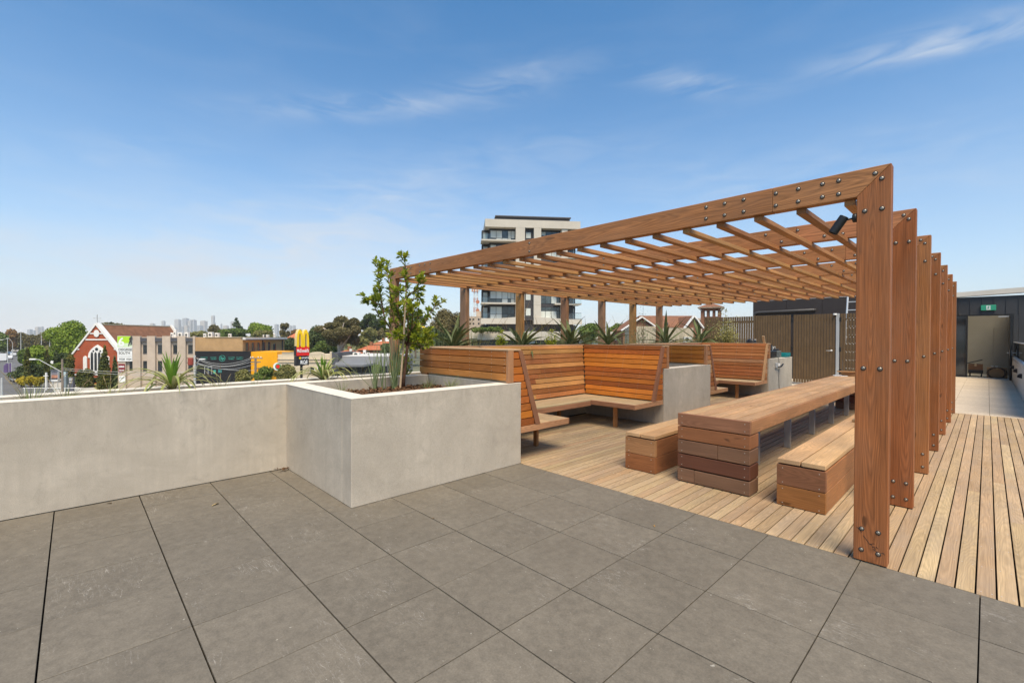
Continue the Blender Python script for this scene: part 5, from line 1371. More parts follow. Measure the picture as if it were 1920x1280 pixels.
gable_house('dark timber house with a pale skillion roof on the hillside', 708, 733, 633, 640, 135, M_PALER, M_CHAR, 7)

# tall arches sign
ms = thing('arches_sign', 'tall roadside sign with yellow double arches above a red panel on a black post', 'sign', YR @ Tr(U(567, 60), 60, GZ) @ Matrix.Rotation(math.radians(50), 4, 'Z'))
k = 60 / FPX; zc = lambda py: Z(567, py, 60) - GZ
MB().tube([(0, .3, 0), (0, .3, zc(675))], .16, 10).build('pole', M_BLACK, ms, WM[ms.name])
W_ = .86
MB().box(-W_, W_, -.06, .60, zc(667), zc(648.5), c=.02).build('backing', M_BLACK, ms)
rp = MB().box(-W_ * .96, W_ * .99, -.16, -.062, zc(666.5), zc(649.0), c=.01).build('red_panel', M_MRED, ms)
put_text('lettering', "McDonald's", W_ * 1.80, .46, WM[ms.name] @ Tr(-W_ * .90, -.162, zc(660.3)), M_SIGNW, rp, thick=.03)
b = MB(); P = [(-W_ * .98, zc(685.5)), (-W_ * .5, zc(684.6)), (0, zc(685.8)), (W_ * .5, zc(684.0)), (W_ * .95, zc(685)), (W_ * .95, zc(667.4)), (-W_ * .98, zc(667.4))]
b.prism(P, -.10, .55); bp = b.build('lower_panel', M_BLACK, ms)
put_text('lettering', "McCafé", W_ * 1.15, .55, WM[ms.name] @ Tr(-W_ * .42, -.103, zc(682.5)), M_SIGNW, bp, shear=.35, thick=.02)
mw = MB()
for q in range(5): mw.box(-W_ * .18 + .2 * q, -W_ * .18 + .2 * q + .13, -.12, -.101, zc(672.0) + (.05 if q % 2 else 0), zc(669.6))
mw.build('strokes', M_SIGNW, bp, WM[ms.name]); 
MB().lathe([(.05, 0), (.14, .001), (.14, .02)], 14, Tr(-W_ * .42, -.101, zc(670.8)) @ Matrix.Rotation(math.pi / 2, 4, 'X')).build('roundel', M_MYEL, bp, WM[ms.name])
def arch_pts(x0, x1, zb0, zt, n=14, tk=.0):
    return [(x0 + (x1 - x0) * (1 - math.cos(math.pi * i / n)) / 2, zb0 + (zt - zb0) * (math.sin(math.pi * i / n) ** .62)) for i in range(n + 1)]
za, zt_ = zc(650.5), zc(617.5)
for x0, x1 in ((-W_ * .95, .03), (-.03, W_ * .95)):
    o_ = arch_pts(x0, x1, za, zt_); i_ = arch_pts(x0 + .28, x1 - .28, za, zt_ - .50)
    b = MB(); n = len(o_)
    for yy in (-.17, .48):
        b.v += [(p[0], yy, p[1]) for p in o_] + [(p[0], yy, p[1]) for p in i_]
    for i in range(n - 1):
        b.cur = 0; b.f.append([i, n + i, n + i + 1, i + 1]); b.m.append(0); q = 2 * n; b.f.append([q + i, q + i + 1, q + n + i + 1, q + n + i]); b.m.append(0)
        b.f.append([i, i + 1, q + i + 1, q + i]); b.m.append(1); b.f.append([n + i, q + n + i, q + n + i + 1, n + i + 1]); b.m.append(1)
    b.build('arch', [M_MYEL, M_MYELS], ms)

# apartment tower
ap = Bld('apartment_tower', 'tall cream and dark glass apartment tower behind the pergola', 'building', 905, 88, math.radians(6))
s_ = 88 / FPX
def ax_(px): return (px - 905) * s_ / math.cos(math.radians(6)) * 1.012
def azh(py): return Z(905, py, 88) - GZ
def abox(name, p0, p1, yt, yb, d0, d1, m, parent=None, c=0.0):
    return MB().box(ax_(p0), ax_(p1), d0, d1, azh(yb), azh(yt), c=c).build(name, m, parent or ap.e, WM[ap.e.name])
abox('core', 918, 1078, 426, 620, 1.5, 15, M_TDARK)
abox('parapet_panel', 909, 1088, 410.5, 425, 0, 15.5, M_WPANEL)
abox('penthouse', 931, 1073, 398.6, 410.4, 2.5, 13, M_TDARK); abox('penthouse_cap', 929, 1075, 397.6, 399.6, 2.2, 13.3, M_CHAR)
fl = [(425, 452)] + [(452.2 + 29.4 * i, 452.2 + 29.4 * (i + 1)) for i in range(4)] + [(569.8, 599.5)]
for n_, (yt, yb) in enumerate(fl):
    abox('floor_slab', 902 if n_ in (0, 3, 4, 5) else 908, 966, yb - 3.0, yb - .2, -.3, 3.5, M_WPANEL); abox('floor_slab', 1040, 1091, yb - 3.0, yb - .2, -.1, 3.5, M_WPANEL)
    abox('wall_panel', 966, 983, yt + .2, yb, 0, 1.49, M_WPANEL); abox('wall_panel', 1000, 1013.5, yt + .2, yb, 0, 1.49, M_WPANEL)
    abox('stair_glazing', 983.2, 999.8, yt + .2, yb, .8, 1.49, M_TDARK)
    w = abox('stair_window', 986, 995, yt + 7, yb - 9, .76, .79, M_TWIN)
    # left window band and right window band: each pane its own piece
    ed = [919.5, 930.5, 941.5, 952.5, 958.5, 965.5]
    for a, c_ in zip(ed[:-1], ed[1:]):
        for q0, q1 in ((yt + 4.2, yt + 17.5), (yt + 18.2, yb - 3.2)):
            abox('pane', a + .35, c_ - .35, q0, q1, 1.44, 1.46, rnd.choice([M_TWIN, M_TGLASS, M_TWIN]) if n_ != 5 else (M_TWIN if a < 940 else M_TGLASS))
    abox('window_frame', 919.5, 965.5, yt + 3.5, yb - 3.0, 1.462, 1.495, M_BLACK)
    ed = [1014, 1024.5, 1035.5, 1046, 1052.5]
    for a, c_ in zip(ed[:-1], ed[1:]):
        for q0, q1 in ((yt + 4.2, yt + 11), (yt + 11.7, yb - 3.4)): abox('pane', a + .35, c_ - .35, q0, q1, 1.44, 1.46, rnd.choice([M_TWIN, M_TGLASS, M_TGLASS]))
    abox('window_frame', 1014, 1053, yt + 3.5, yb - 3.0, 1.462, 1.495, M_BLACK)
    abox('wall_panel', 1053.2, 1064, yt + .2, yb - 3.1, 0.2, 1.49, M_WPANEL)
    for a, c_ in ((903, 919), (1065, 1090)):
        abox('balcony_glass', a, c_, yb - 13.5, yb - 3.1, -.2, -.17, M_GLASS); abox('balcony_rail', a, c_, yb - 14.2, yb - 13.5, -.24, -.14, M_BLACK)
    abox('balcony_door', 1073, 1083, yt + 5, yb - 3.1, 3.0, 3.1, M_TWIN); abox('balcony_wall', 1064, 1086, yt + .2, yb - 3.05, 3.11, 5, M_TDARK)
    abox('balcony_door', 907, 915, yt + 5, yb - 3.1, 3.0, 3.1, M_TWIN); abox('balcony_wall', 904, 918, yt + .2, yb - 3.05, 3.11, 5, M_TDARK)
b = MB(); b.prism([(ax_(901), azh(607)), (ax_(966), azh(607)), (ax_(966), azh(594)), (ax_(901), azh(599))], -.4, 1.4); b.build('base_panel', M_WPANEL, ap.e, WM[ap.e.name])
b = MB(); b.prism([(ax_(1000), azh(607)), (ax_(1091), azh(607)), (ax_(1091), azh(599)), (ax_(1013), azh(594)), (ax_(1000), azh(594))], -.4, 1.4); b.build('base_panel', M_WPANEL, ap.e, WM[ap.e.name])
abox('undercroft', 905, 1090, 607.2, 700, 4.5, 14, M_TDARK)
abox('podium', 880, 1205, 621, 637, -2.5, 4.4, M_WPANEL); abox('podium_base', 884, 1200, 637.2, 740, -1.8, 4.3, M_TDARK)
for a in range(890, 1195, 24): abox('podium_window', a, a + 13, 638.5, 648, -1.9, -1.81, rnd.choice([M_TWIN, M_TGLASS]))
for a in (945, 985, 1025, 1060): abox('undercroft_glass', a, a + 26, 608.5, 619.5, 4.40, 4.44, M_TGLASS)
# lattice mast and pale block behind it
lm = Bld('lattice_mast', 'red and white lattice mast left of the tower', 'mast', 892, 150); M_MRW = [plain('mast red', (.50, .19, .11), .6), plain('mast white', (.72, .70, .66), .6)]
zt = lm.z(892, 541); zb_ = lm.z(892, 612); hw = .62
for i in range(8):
    z0, z1 = zb_ + (zt - zb_) * i / 8, zb_ + (zt - zb_) * (i + 1) / 8; b = MB()
    for sx_, sy_ in ((-1, -1), (1, -1), (1, 1), (-1, 1)): b.tube([(sx_ * hw, sy_ * hw, z0), (sx_ * hw, sy_ * hw, z1)], .08, 5)
    for j in range(3):
        q0, q1 = z0 + (z1 - z0) * j / 3, z0 + (z1 - z0) * (j + 1) / 3
        b.tube([(-hw, -hw, q0), (hw, -hw, q1)], .05, 4); b.tube([(hw, -hw, q0), (-hw, -hw, q1)], .05, 4); b.tube([(hw, -hw, q0), (hw, hw, q1)], .05, 4)
    b.build('section', M_MRW[(i + 1) % 2], lm.e, WM[lm.e.name])
for sx_, sy_ in ((-1, -1), (1, -1), (1, 1), (-1, 1)): MB().tube([(sx_ * hw, sy_ * hw, 0), (sx_ * hw, sy_ * hw, zb_)], .13, 5).build('leg', M_MRW[1], lm.e, WM[lm.e.name])
MB().box(-1.5, 1.1, -.9, .9, zt - .9, zt - .3).build('platform', M_MRW[1], lm.e, WM[lm.e.name])
for dx in (-1.0, -.3, .5): MB().box(dx - .15, dx + .15, -1.0, -.8, zt - 1.2, zt + .9).build('antenna', M_MRW[0], lm.e, WM[lm.e.name])
for dz in (5.2, 8.0): MB().lathe([(.05, 0), (.55, .25), (.6, .3)], 12, Tr(.7, -.8, zb_ + dz) @ Matrix.Rotation(math.pi / 2, 4, 'X')).build('dish', M_MRW[0], lm.e, WM[lm.e.name])
pk = Bld('pale_block', 'pinkish low apartment block left of the tower base', 'building', 888, 130); pk.box('wall', 870, 906, 593, None, 0, 10, M_BEIGE, ref=0); pk.box('upper_wall', 893, 912, 583, 593, 2, 10, M_BEIGE, ref=2)
for y in (597, 605):
    for a in (874, 880, 886, 896): pk.box('window', a, a + 3.2, y, y + 3.4, -.03, -.002, M_GLASSD, ref=0)

# brown roofed houses and bell tower on the right
bh = Bld('brown_roof_house', 'large brick house with a long brown tiled roof and two white trimmed gables', 'house', 1252, 62)
def roofquad(bl, name, pts, m):
    b = MB(); b.v += [(bl.x(px, dd), dd, bl.z(px, py, dd)) for px, py, dd in pts]; b.f.append(list(range(len(pts)))); b.m.append(0); return b.build(name, m, bl.e, WM[bl.e.name])
b = MB()
x0, x1 = bh.x(1200, 4), bh.x(1304, 4); zr, ze_ = bh.z(1250, 591.5, 4), bh.z(1250, 613.5, 0)
b.v += [(bh.x(1190), 0, ze_), (bh.x(1312), 0, ze_), (x1, 4.5, zr), (x0, 4.5, zr), (bh.x(1190), 9, ze_), (bh.x(1312), 9, ze_)]; b.f += [[0, 1, 2, 3], [3, 2, 5, 4]]; b.m += [0, 0]
b.build('roof', M_ROOFB, bh.e, WM[bh.e.name]); MB().box(bh.x(1191), bh.x(1311), .3, 8.7, 0, ze_ - .02).build('wall', M_BRNB, bh.e, WM[bh.e.name])
def cross_gable(pa, pl, pr, dd, name):
    (ax0, ay0), (lx, ly), (rx, ry) = pa, pl, pr
    P = [(bh.x(lx, dd), bh.z(lx, ly, dd)), (bh.x(rx, dd), bh.z(rx, ry, dd)), (bh.x(ax0, dd), bh.z(ax0, ay0, dd))]
    b = MB().prism([(P[0][0] + .25, P[0][1]), (P[1][0] - .25, P[1][1]), (P[2][0], P[2][1] - .2)], dd + .3, dd + .5); wl_ = b.build('gable_wall', M_BRNB, bh.e, WM[bh.e.name])
    for A, B_ in ((P[0], P[2]), (P[2], P[1])):
        A, B_ = Vector(A), Vector(B_); n = Vector((-(B_ - A).y, (B_ - A).x)).normalized() * .08
        MB().prism([tuple(A - n), tuple(B_ - n), tuple(B_ + n), tuple(A + n)], dd - .12, dd + .34).build('barge_board', M_WHITE, bh.e, WM[bh.e.name])
    b = MB(); b.v += [(P[0][0], dd + .1, P[0][1]), (P[2][0], dd + .1, P[2][1]), (P[1][0], dd + .1, P[1][1]), (P[0][0], dd + 6, P[0][1]), (P[2][0], dd + 6, P[2][1]), (P[1][0], dd + 6, P[1][1])]
    b.f += [[0, 1, 4, 3], [1, 2, 5, 4]]; b.m += [0, 0]; b.build('gable_roof', M_ROOFB, bh.e, WM[bh.e.name])
    MB().box(P[0][0] + .3, P[1][0] - .3, dd + .31, dd + 6, 0, min(P[0][1], P[1][1])).build('gable_base', M_BRNB, bh.e, WM[bh.e.name])
cross_gable((1301.5, 592), (1283, 615.5), (1320, 615.5), -2.2, 'right'); cross_gable((1203.5, 594), (1165, 619.5), (1240, 619.5), -1.0, 'left')
MB().lathe([(.3, 0), (.28, .25), (.12, .4)], 10, Tr(bh.x(1253), .9, bh.z(1253, 611, .9) + .15)).build('roof_vent', M_CHAR, bh.e, WM[bh.e.name])
cw = Bld('cream_wall_annexe', 'long cream rendered annexe wall below the brown tiled roof', 'building', 1245, 55); M_CREAM2 = plain('aged cream render', (.44, .37, .27), .85, .12, .8); cw.box('wall', 1183, 1300, 614.5, None, 0, 3, M_CREAM2, ref=0); cw.box('parapet', 1188, 1232, 611.5, 614.4, .2, 2.6, M_CREAM2, ref=0)
MB().box(-.45, .45, -.35, 0, 0, .62, M=Tr(cw.x(1288), -.02, cw.z(1288, 641))).build('condenser', M_HVAC, cw.e, WM[cw.e.name])
MB().lathe([(.24, 0), (.24, .02)], 14, Tr(cw.x(1286), -.38, cw.z(1288, 641) + .31) @ Matrix.Rotation(math.pi / 2, 4, 'X')).build('fan_grille', M_DGREY, cw.e, WM[cw.e.name])
lh = Bld('low_roof_house', 'low brown roof with a white barge left of the brown roofed house', 'house', 1160, 66)
b = MB(); b.v += [(lh.x(1135), 0, lh.z(1135, 632)), (lh.x(1188), 0, lh.z(1188, 632)), (lh.x(1186, 4), 4, lh.z(1186, 610, 4)), (lh.x(1172, 4), 4, lh.z(1172, 612, 4))]; b.f.append([0, 1, 2, 3]); b.m.append(0); b.build('roof', M_ROOFB, lh.e, WM[lh.e.name])
bar(lh, 'barge_board', (1158, 622), (1178, 608.5), .2, -.1, .1, M_WHITE); lh.box('wall', 1137, 1186, 632.2, None, .2, 4, M_BRNB, ref=0); lh.box('balcony_rail', 1142, 1180, 634, 637.5, -.9, -.8, M_WHITE, ref=0)
bt = Bld('bell_tower', 'square brick bell tower with arched openings and a pyramid tiled roof', 'tower', 1333, 70, math.radians(-26))
zt, zb_ = bt.z(1333, 577), bt.z(1333, 615); hw = 1.18
bd = MB().box(-hw, hw, -hw, hw, 0, zb_).build('shaft', M_BRNB, bt.e, WM[bt.e.name])
for sx_ in (-1, 1):
    for sy_ in (-1, 1): MB().box(sx_ * hw - .22, sx_ * hw + .22, sy_ * hw - .22, sy_ * hw + .22, zb_ - .1, zt).build('corner_pier', M_BRNB, bt.e, WM[bt.e.name])
MB().box(-hw, hw, -hw, hw, zb_, bt.z(1333, 594)).build('parapet', M_BRNB, bt.e, WM[bt.e.name]); MB().box(-hw - .05, hw + .05, -hw - .05, hw + .05, zt - .42, zt).build('frieze', M_BRNB, bt.e, WM[bt.e.name])
for i in (-1, 1):
    for j in (-.40, .40):
        MB().box(j - .17, j + .17, i * hw - .12, i * hw + .12, zb_, zt - .3).build('mullion', M_BRNB, bt.e, WM[bt.e.name]); MB().box(i * hw - .12, i * hw + .12, j - .17, j + .17, zb_, zt - .3).build('mullion', M_BRNB, bt.e, WM[bt.e.name])
e_ = 1.85; zr = bt.z(1333, 567.5); b = MB(); b.v += [(-e_, -e_, zt), (e_, -e_, zt), (e_, e_, zt), (-e_, e_, zt), (0, 0, zr)]; b.f += [[0, 1, 4], [1, 2, 4], [2, 3, 4], [3, 0, 4], [3, 2, 1, 0]]; b.m += [0] * 5; b.build('roof', M_ROOFB, bt.e, WM[bt.e.name])
MB().box(-e_ + .03, e_ - .03, -e_ + .03, e_ - .03, zt - .10, zt - .004).build('eaves', M_CREAM, bt.e, WM[bt.e.name])
for sx_, sy_ in ((1, -1), (-1, -1), (1, 1)): MB().tube([(sx_ * hw, sy_ * hw, zt - .6), (sx_ * (e_ - .2), sy_ * (e_ - .2), zt - .1)], .10, 6).build('eaves_bracket', M_WHITE, bt.e, WM[bt.e.name])
pb2 = Bld('distant_brick_block', 'distant pinkish brick block between the brown roof and bell tower', 'building', 1316, 140); pb2.box('wall', 1306, 1326, 596.5, None, 0, 10, M_BEIGE, ref=0)
for y in (600, 605): 
    for a in (1308, 1312, 1316): pb2.box('window', a, a + 2.2, y, y + 2.6, -.03, -.002, M_GLASSD, ref=0)

# ---- trees of the street and suburb
def fol(n, a, b_, c_=None): return foliage(n, a, b_, c_, .22, .35, .7)
FG = {'bright': fol('plane tree leaf', (0.140, 0.216, 0.026), (0.252, 0.338, 0.042), (0.336, 0.392, 0.060)), 'green': fol('street tree leaf', (0.091, 0.142, 0.030), (0.168, 0.223, 0.048)),
      'dark': fol('dark evergreen leaf', (0.049, 0.074, 0.026), (0.098, 0.128, 0.042)), 'olive': fol('olive shrub leaf', (0.154, 0.155, 0.048), (0.252, 0.236, 0.078), (0.336, 0.297, 0.120)),
      'brown': fol('gum leaf', (0.119, 0.108, 0.043), (0.203, 0.169, 0.072), (0.266, 0.203, 0.102)), 'rust': fol('rusty leaf', (0.224, 0.128, 0.054), (0.294, 0.176, 0.072)),
      'cyp': fol('cypress leaf', (0.077, 0.095, 0.022), (0.154, 0.155, 0.034), (0.280, 0.203, 0.036)), 'yellow': fol('golden hedge leaf', (0.336, 0.270, 0.022), (0.504, 0.392, 0.030))}
M_TRUNK = plain('tree bark', (.14, .105, .075), .9, .3, 3); M_GUM = plain('pale gum bark', (.56, .46, .37), .8, .15, 1.5)
def tree(label, p0, p1, yt, yb, v, kind, style='round', seed=0, name=None, trunk=None, group=None, dens=1.0):
    r = np.random.default_rng(seed + 100); u = U((p0 + p1) / 2, v); w = (p1 - p0) / FPX * v; zt = Z((p0 + p1) / 2, yt, v) - GZ; zb_ = max(.2, Z((p0 + p1) / 2, yb, v) - GZ)
    if style == 'hedge' and v < 83.5: zb_ = .1
    h = zt - zb_
    t = thing(name or 'street_tree', label, 'tree' if style != 'hedge' else 'shrub', YR @ Tr(u, v, GZ), group)
    blobs = []
    if style == 'round':
        for i in range(16):
            a, e = r.uniform(0, 6.28), r.uniform(-.9, 1); rr = r.uniform(.25, .62)
            q = math.sqrt(max(0, 1 - e * e)); blobs.append((math.cos(a) * q * rr * w * .5, math.sin(a) * q * rr * w * .5, zb_ + h * (.5 + .34 * e * (.6 + .4 * rr)), w * r.uniform(.14, .25), h * r.uniform(.13, .22)))
        blobs.append((0, 0, zb_ + h * .5, w * .30, h * .36))
    elif style == 'gum':
        for i in range(20):
            a = r.uniform(0, 6.28); rr = r.uniform(.1, .85); zz = r.uniform(.18, .90); blobs.append((math.cos(a) * rr * w * .5 * (1.1 - .55 * abs(zz - .45)), math.sin(a) * rr * w * .4, zb_ + h * zz * .95, w * r.uniform(.09, .17), h * r.uniform(.09, .19)))
    elif style == 'flat':
        for i in range(10): a = r.uniform(0, 6.28); rr = r.uniform(.1, .85); blobs.append((math.cos(a) * rr * w * .5, math.sin(a) * rr * w * .5, zb_ + h * r.uniform(.55, .9), w * r.uniform(.12, .2), h * r.uniform(.10, .16)))
    elif style == 'cone':
        for i in range(12): k_ = (i + .5) / 12; blobs.append((r.uniform(-.04, .04) * w, r.uniform(-.04, .04) * w, zb_ + h * k_ * .97, max(.07, .54 * (1 - k_) ** .72 * (1 if k_ > .12 else .85)) * w, h * .07))
    elif style == 'column':
        for i in range(12): k_ = (i + .5) / 12; blobs.append((r.uniform(-.06, .06) * w, r.uniform(-.06, .06) * w, zb_ + h * k_ * .97, (.50 if .1 < k_ < .8 else .38 if k_ <= .1 else .46 * (1 - (k_ - .8) / .26)) * w, h * .07))
    elif style == 'hedge':
        for i in range(18): blobs.append((r.uniform(-.42, .42) * w, r.uniform(-.12, .12) * w, zb_ + h * r.uniform(.35, .72), w * r.uniform(.08, .14), h * r.uniform(.22, .3)))
    elif style == 'conifer':
        for i in range(16): k_ = (i + .5) / 16; a = r.uniform(0, 6.28); rr = .5 * (1 - k_) * w; blobs.append((math.cos(a) * rr * .6, math.sin(a) * rr * .6, zb_ + h * k_, max(.06 * w, rr * .55), h * .035))
    area = (p1 - p0) * (yb - yt); N = int(min(20000, max(1500, area * 2.6)) * dens); ls = max(.06, v * .0024)
    wt = np.array([b_[3] * (b_[3] + b_[4]) for b_ in blobs]); idx = r.choice(len(blobs), N, p=wt / wt.sum()); B_ = np.array(blobs)[idx]
    D = r.normal(size=(N, 3)); D /= np.linalg.norm(D, axis=1, keepdims=True); rad = (.45 + .62 * r.random(N) ** .6).reshape(-1, 1)
    Pp = B_[:, :3] + D * rad * np.stack([B_[:, 3], B_[:, 3], B_[:, 4]], 1)
    V = leaf_arrays(Pp, D * .8 + r.normal(size=(N, 3)) * .7, ls * r.uniform(.6, 1.3, N), .6, r)
    o = bpy.data.objects.new('crown', quads_mesh('crown', V, FG[kind])); link(o, t, WM[t.name])
    b = MB(); tm = trunk or M_TRUNK; tr_ = max(.08, min(.55, w * .035))
    if style == 'hedge':
        for q in blobs: b.tube([(q[0], q[1], max(0, zb_ - .1)), (q[0], q[1], q[2])], [.05, .02], 5)
    else: b.tube([(0, 0, 0), (.01 * w, 0, zb_ + h * .1), (.0, .01 * w, zb_ + h * .45), (0, 0, zb_ + h * .7)], [tr_, tr_ * .8, tr_ * .55, tr_ * .2], 7)
    if style in ('round', 'gum', 'flat'):
        for q in blobs[:8]: b.tube([(0, 0, zb_ * .8 + h * .08), (q[0] * .5, q[1] * .5, (zb_ + h * .15 + q[2]) / 2), q[:3]], [tr_ * .5, tr_ * .32, tr_ * .12], 5)
    b.build('trunk', tm, t, WM[t.name]); return t
TL = [
 ('large bright green plane tree left of the church', 92, 178, 596, 692, 112, 'bright', 'round'),
 ('leafy light green tree in front of the side road', 46, 93, 641, 708, 92, 'bright', 'round'),
 ('dark shrubby tree mass below the leafy light green tree', 26, 100, 680, 722, 88, 'dark', 'round'),
 ('dark tree between the plane tree and the church', 100, 140, 655, 715, 96, 'dark', 'round'),
 ('green tree at the bend of the side road beyond the banner flags', 34, 62, 648, 690, 130, 'green', 'round'),
 ('olive shrub mass right of the white cross post', 86, 132, 676, 722, 90, 'green', 'round'),
 ('clipped golden hedge left of the white cross post', 32, 78, 703, 727, 80, 'yellow', 'hedge'),
 ('slim columnar cypress left of the leafy light green tree', 46.5, 55, 650, 715, 86, 'cyp', 'column'),
 ('slim columnar cypress on the right of the leafy light green tree', 84, 91, 655, 712, 86, 'cyp', 'column'),
 ('thin dark cypress right of the tall lamp post', 101, 108, 655, 712, 90, 'dark', 'column'),
 ('columnar cypress against the left corner of the church', 125, 137, 659, 718, 84, 'cyp', 'column'),
 ('tall pointed cypress in front of the church window', 184, 207, 647, 735, 78, 'cyp', 'cone'),
 ('pointed cypress beside the beige office sign', 208, 222, 667, 733, 79, 'dark', 'cone'),
 ('short rounded cypress left of the church window', 145, 156, 692, 732, 80, 'cyp', 'column'),
 ('bushy clipped cypress below the left church side window', 156, 172, 690, 732, 80, 'cyp', 'column'),
 ('dark low shrubs at the foot of the church', 134, 225, 705, 735, 82, 'dark', 'hedge'),
 ('brown gum crown rising behind the church roof', 172, 236, 602, 640, 150, 'brown', 'round'),
 ('rusty brown tree at the far left of the side road', 4, 34, 613, 662, 230, 'rust', 'round'),
 ('green tree at the very left edge', -20, 12, 617, 665, 210, 'green', 'round'),
 ('brown gum on the far side road, left of the tall lamp', 20, 56, 620, 664, 250, 'brown', 'round'),
 ('olive gum behind the tall lamp', 48, 80, 623, 668, 240, 'brown', 'round'),
 ('broad brown gum left of the plane tree', 70, 102, 615, 668, 220, 'brown', 'round'),
 ('olive roadside tree behind the two white lamp posts', 76, 112, 645, 672, 190, 'olive', 'round'),
 ('small brown gum in front of the city towers', 388, 416, 606, 638, 210, 'brown', 'round'),
 ('olive green tree behind the tan brick roof', 352, 400, 620, 640, 190, 'olive', 'round'),
 ('broad green tree behind the louvred air conditioner', 404, 470, 612, 640, 180, 'green', 'round'),
 ('grey green conifer above the tan brick roof', 430, 456, 596, 622, 270, 'dark', 'conifer'),
 ('bright rounded tree above the white eaves', 456, 514, 601, 640, 185, 'bright', 'round'),
 ('olive scrub tree in front of the bright rounded tree', 470, 520, 617, 640, 160, 'olive', 'round'),
 ('small brown gum left of the arches sign', 519, 543, 605, 636, 190, 'brown', 'gum'),
 ('dark green tree directly left of the arches sign', 526, 560, 628, 668, 130, 'dark', 'round'),
 ('brown tree top behind the arches sign', 540, 572, 615, 640, 190, 'rust', 'round'),
 ('dense dark green tree right of the arches sign', 566, 622, 604, 672, 128, 'dark', 'round'),
 ('lower dark green shrubs behind the cream parapet', 578, 640, 635, 676, 120, 'green', 'round'),
 ('open crowned dark tree on the hilltop behind the young tree', 668, 728, 588, 640, 180, 'dark', 'gum'),
 ('olive hillside tree behind the white gum', 676, 712, 612, 645, 160, 'olive', 'round'),
 ('brownish hillside tree behind the young tree stem', 700, 742, 612, 645, 165, 'brown', 'round'),
 ('green hillside tree above the terracotta roofs', 658, 700, 628, 660, 135, 'olive', 'round'),
 ('dark palm like tree by the white fronted house', 712, 738, 640, 670, 115, 'dark', 'round'),
 ('green shrub tree at the right end of the grey shop', 692, 720, 682, 705, 66, 'green', 'round'),
 ('flat topped pine on the horizon right of the young tree', 752, 806, 586, 612, 190, 'dark', 'flat'),
 ('large rounded brown green tree left of the second rear post', 790, 880, 573, 660, 105, 'brown', 'round'),
 ('mid green tree below the flat topped pine', 738, 800, 606, 660, 140, 'olive', 'round'),
 ('dark tree filling behind the first aloe', 770, 850, 610, 665, 92, 'dark', 'round'),
 ('green tree right of the apartment tower', 1078, 1132, 601, 645, 84, 'green', 'round'),
 ('rounded green tree between the fifth and sixth rear posts', 1132, 1182, 603, 645, 95, 'green', 'round'),
 ('yellow green street shrub in front of the black shop', 436, 476, 689, 722, 52, 'olive', 'round'),
 ('leafy olive shrub in front of the orange shop', 476, 516, 682, 722, 54, 'green', 'round'),
 ('grey green street shrub beside the round sign', 514, 562, 680, 722, 55, 'olive', 'round'),
]
for i, a in enumerate(TL): tree(*a, seed=i)
hd = tree('trailing green hedge spilling over the podium wall of the tower', 880, 942, 611.5, 624, 84, 'green', 'hedge', 91, 'podium_hedge')
# white limbed gum
gt = tree('spreading gum tree with pale forked trunk behind the grey shop', 592, 690, 592, 650, 114, 'brown', 'gum', 77, trunk=M_GUM, dens=1.5)
b = MB()
def gp_(px, py, dd=0): return (U(px, 114 + dd) - U(641, 114), dd, Z(px, py, 114 + dd) - GZ)
for pl, r0 in (([(636, 690), (636, 662), (634, 645), (630, 630), (620, 622), (606, 615)], .42), ([(636, 660), (640, 640), (641, 620), (645, 605)], .34), ([(637, 655), (646, 642), (655, 630), (662, 615)], .28)):
    m = len(pl); b.tube([gp_(px, py, -1.5 - .3 * i) for i, (px, py) in enumerate(pl)], [r0 * (1 - .7 * i / (m - 1)) for i in range(m)], 7)
b.build('forked_limbs', M_GUM, gt, WM[gt.name])
# far belt of suburb trees: one mass nobody could count
r = np.random.default_rng(9); N = 26000
vv = r.uniform(230, 900, N); pxx = r.uniform(-60, 1330, N); clump = np.sin(pxx * .09 + vv * .013) * .5 + np.sin(pxx * .031 + vv * .007) * .5
P = np.stack([(pxx - 960) / FPX * vv, vv, GZ + r.random(N) ** .7 * (5.5 + 3.5 * clump)], 1)
V = leaf_arrays(P, r.normal(size=(N, 3)), vv * .0042 * r.uniform(.5, 1.2, N), .7, r)
o = bpy.data.objects.new('distant_woodland', quads_mesh('distant_woodland', V, FG['olive'])); link(o, None, YR); tag(o, 'belt of distant suburban trees along the horizon', 'trees', kind='stuff')

# ---- city skyline
M_CITY = [plain('city tower %d' % i, c, .6, .06, .01) for i, c in enumerate([(.34, .35, .36), (.40, .39, .38), (.42, .38, .34), (.30, .32, .34)])]  # lightened so that part of the haze sits in the base colour
CT = [(259, 265, 608.6), (271, 273.5, 611), (281, 287, 606), (293, 300, 612.3), (302.8, 307.2, 601), (310, 316, 609.5), (316.5, 321, 610.3), (327, 334.8, 598.2), (335.2, 342, 612), (341.6, 349.4, 596), (345, 351, 609.8), (352, 357.5, 599.5), (356.5, 364, 598.8), (365, 375, 609.7), (375, 383.7, 600.8), (396, 400.4, 591.3), (401, 403, 603.5), (413.4, 415.5, 606.6), (418, 425, 610),
      (432, 437, 602), (51, 56, 617), (61, 64, 619), (65.7, 71, 612.6), (73.5, 78, 612), (105, 108.5, 613), (514.6, 520, 607.5), (526, 531, 607), (535, 538, 611), (540, 545, 610), (548, 552.5, 609.7), (244, 247, 613), (321, 328, 614)]
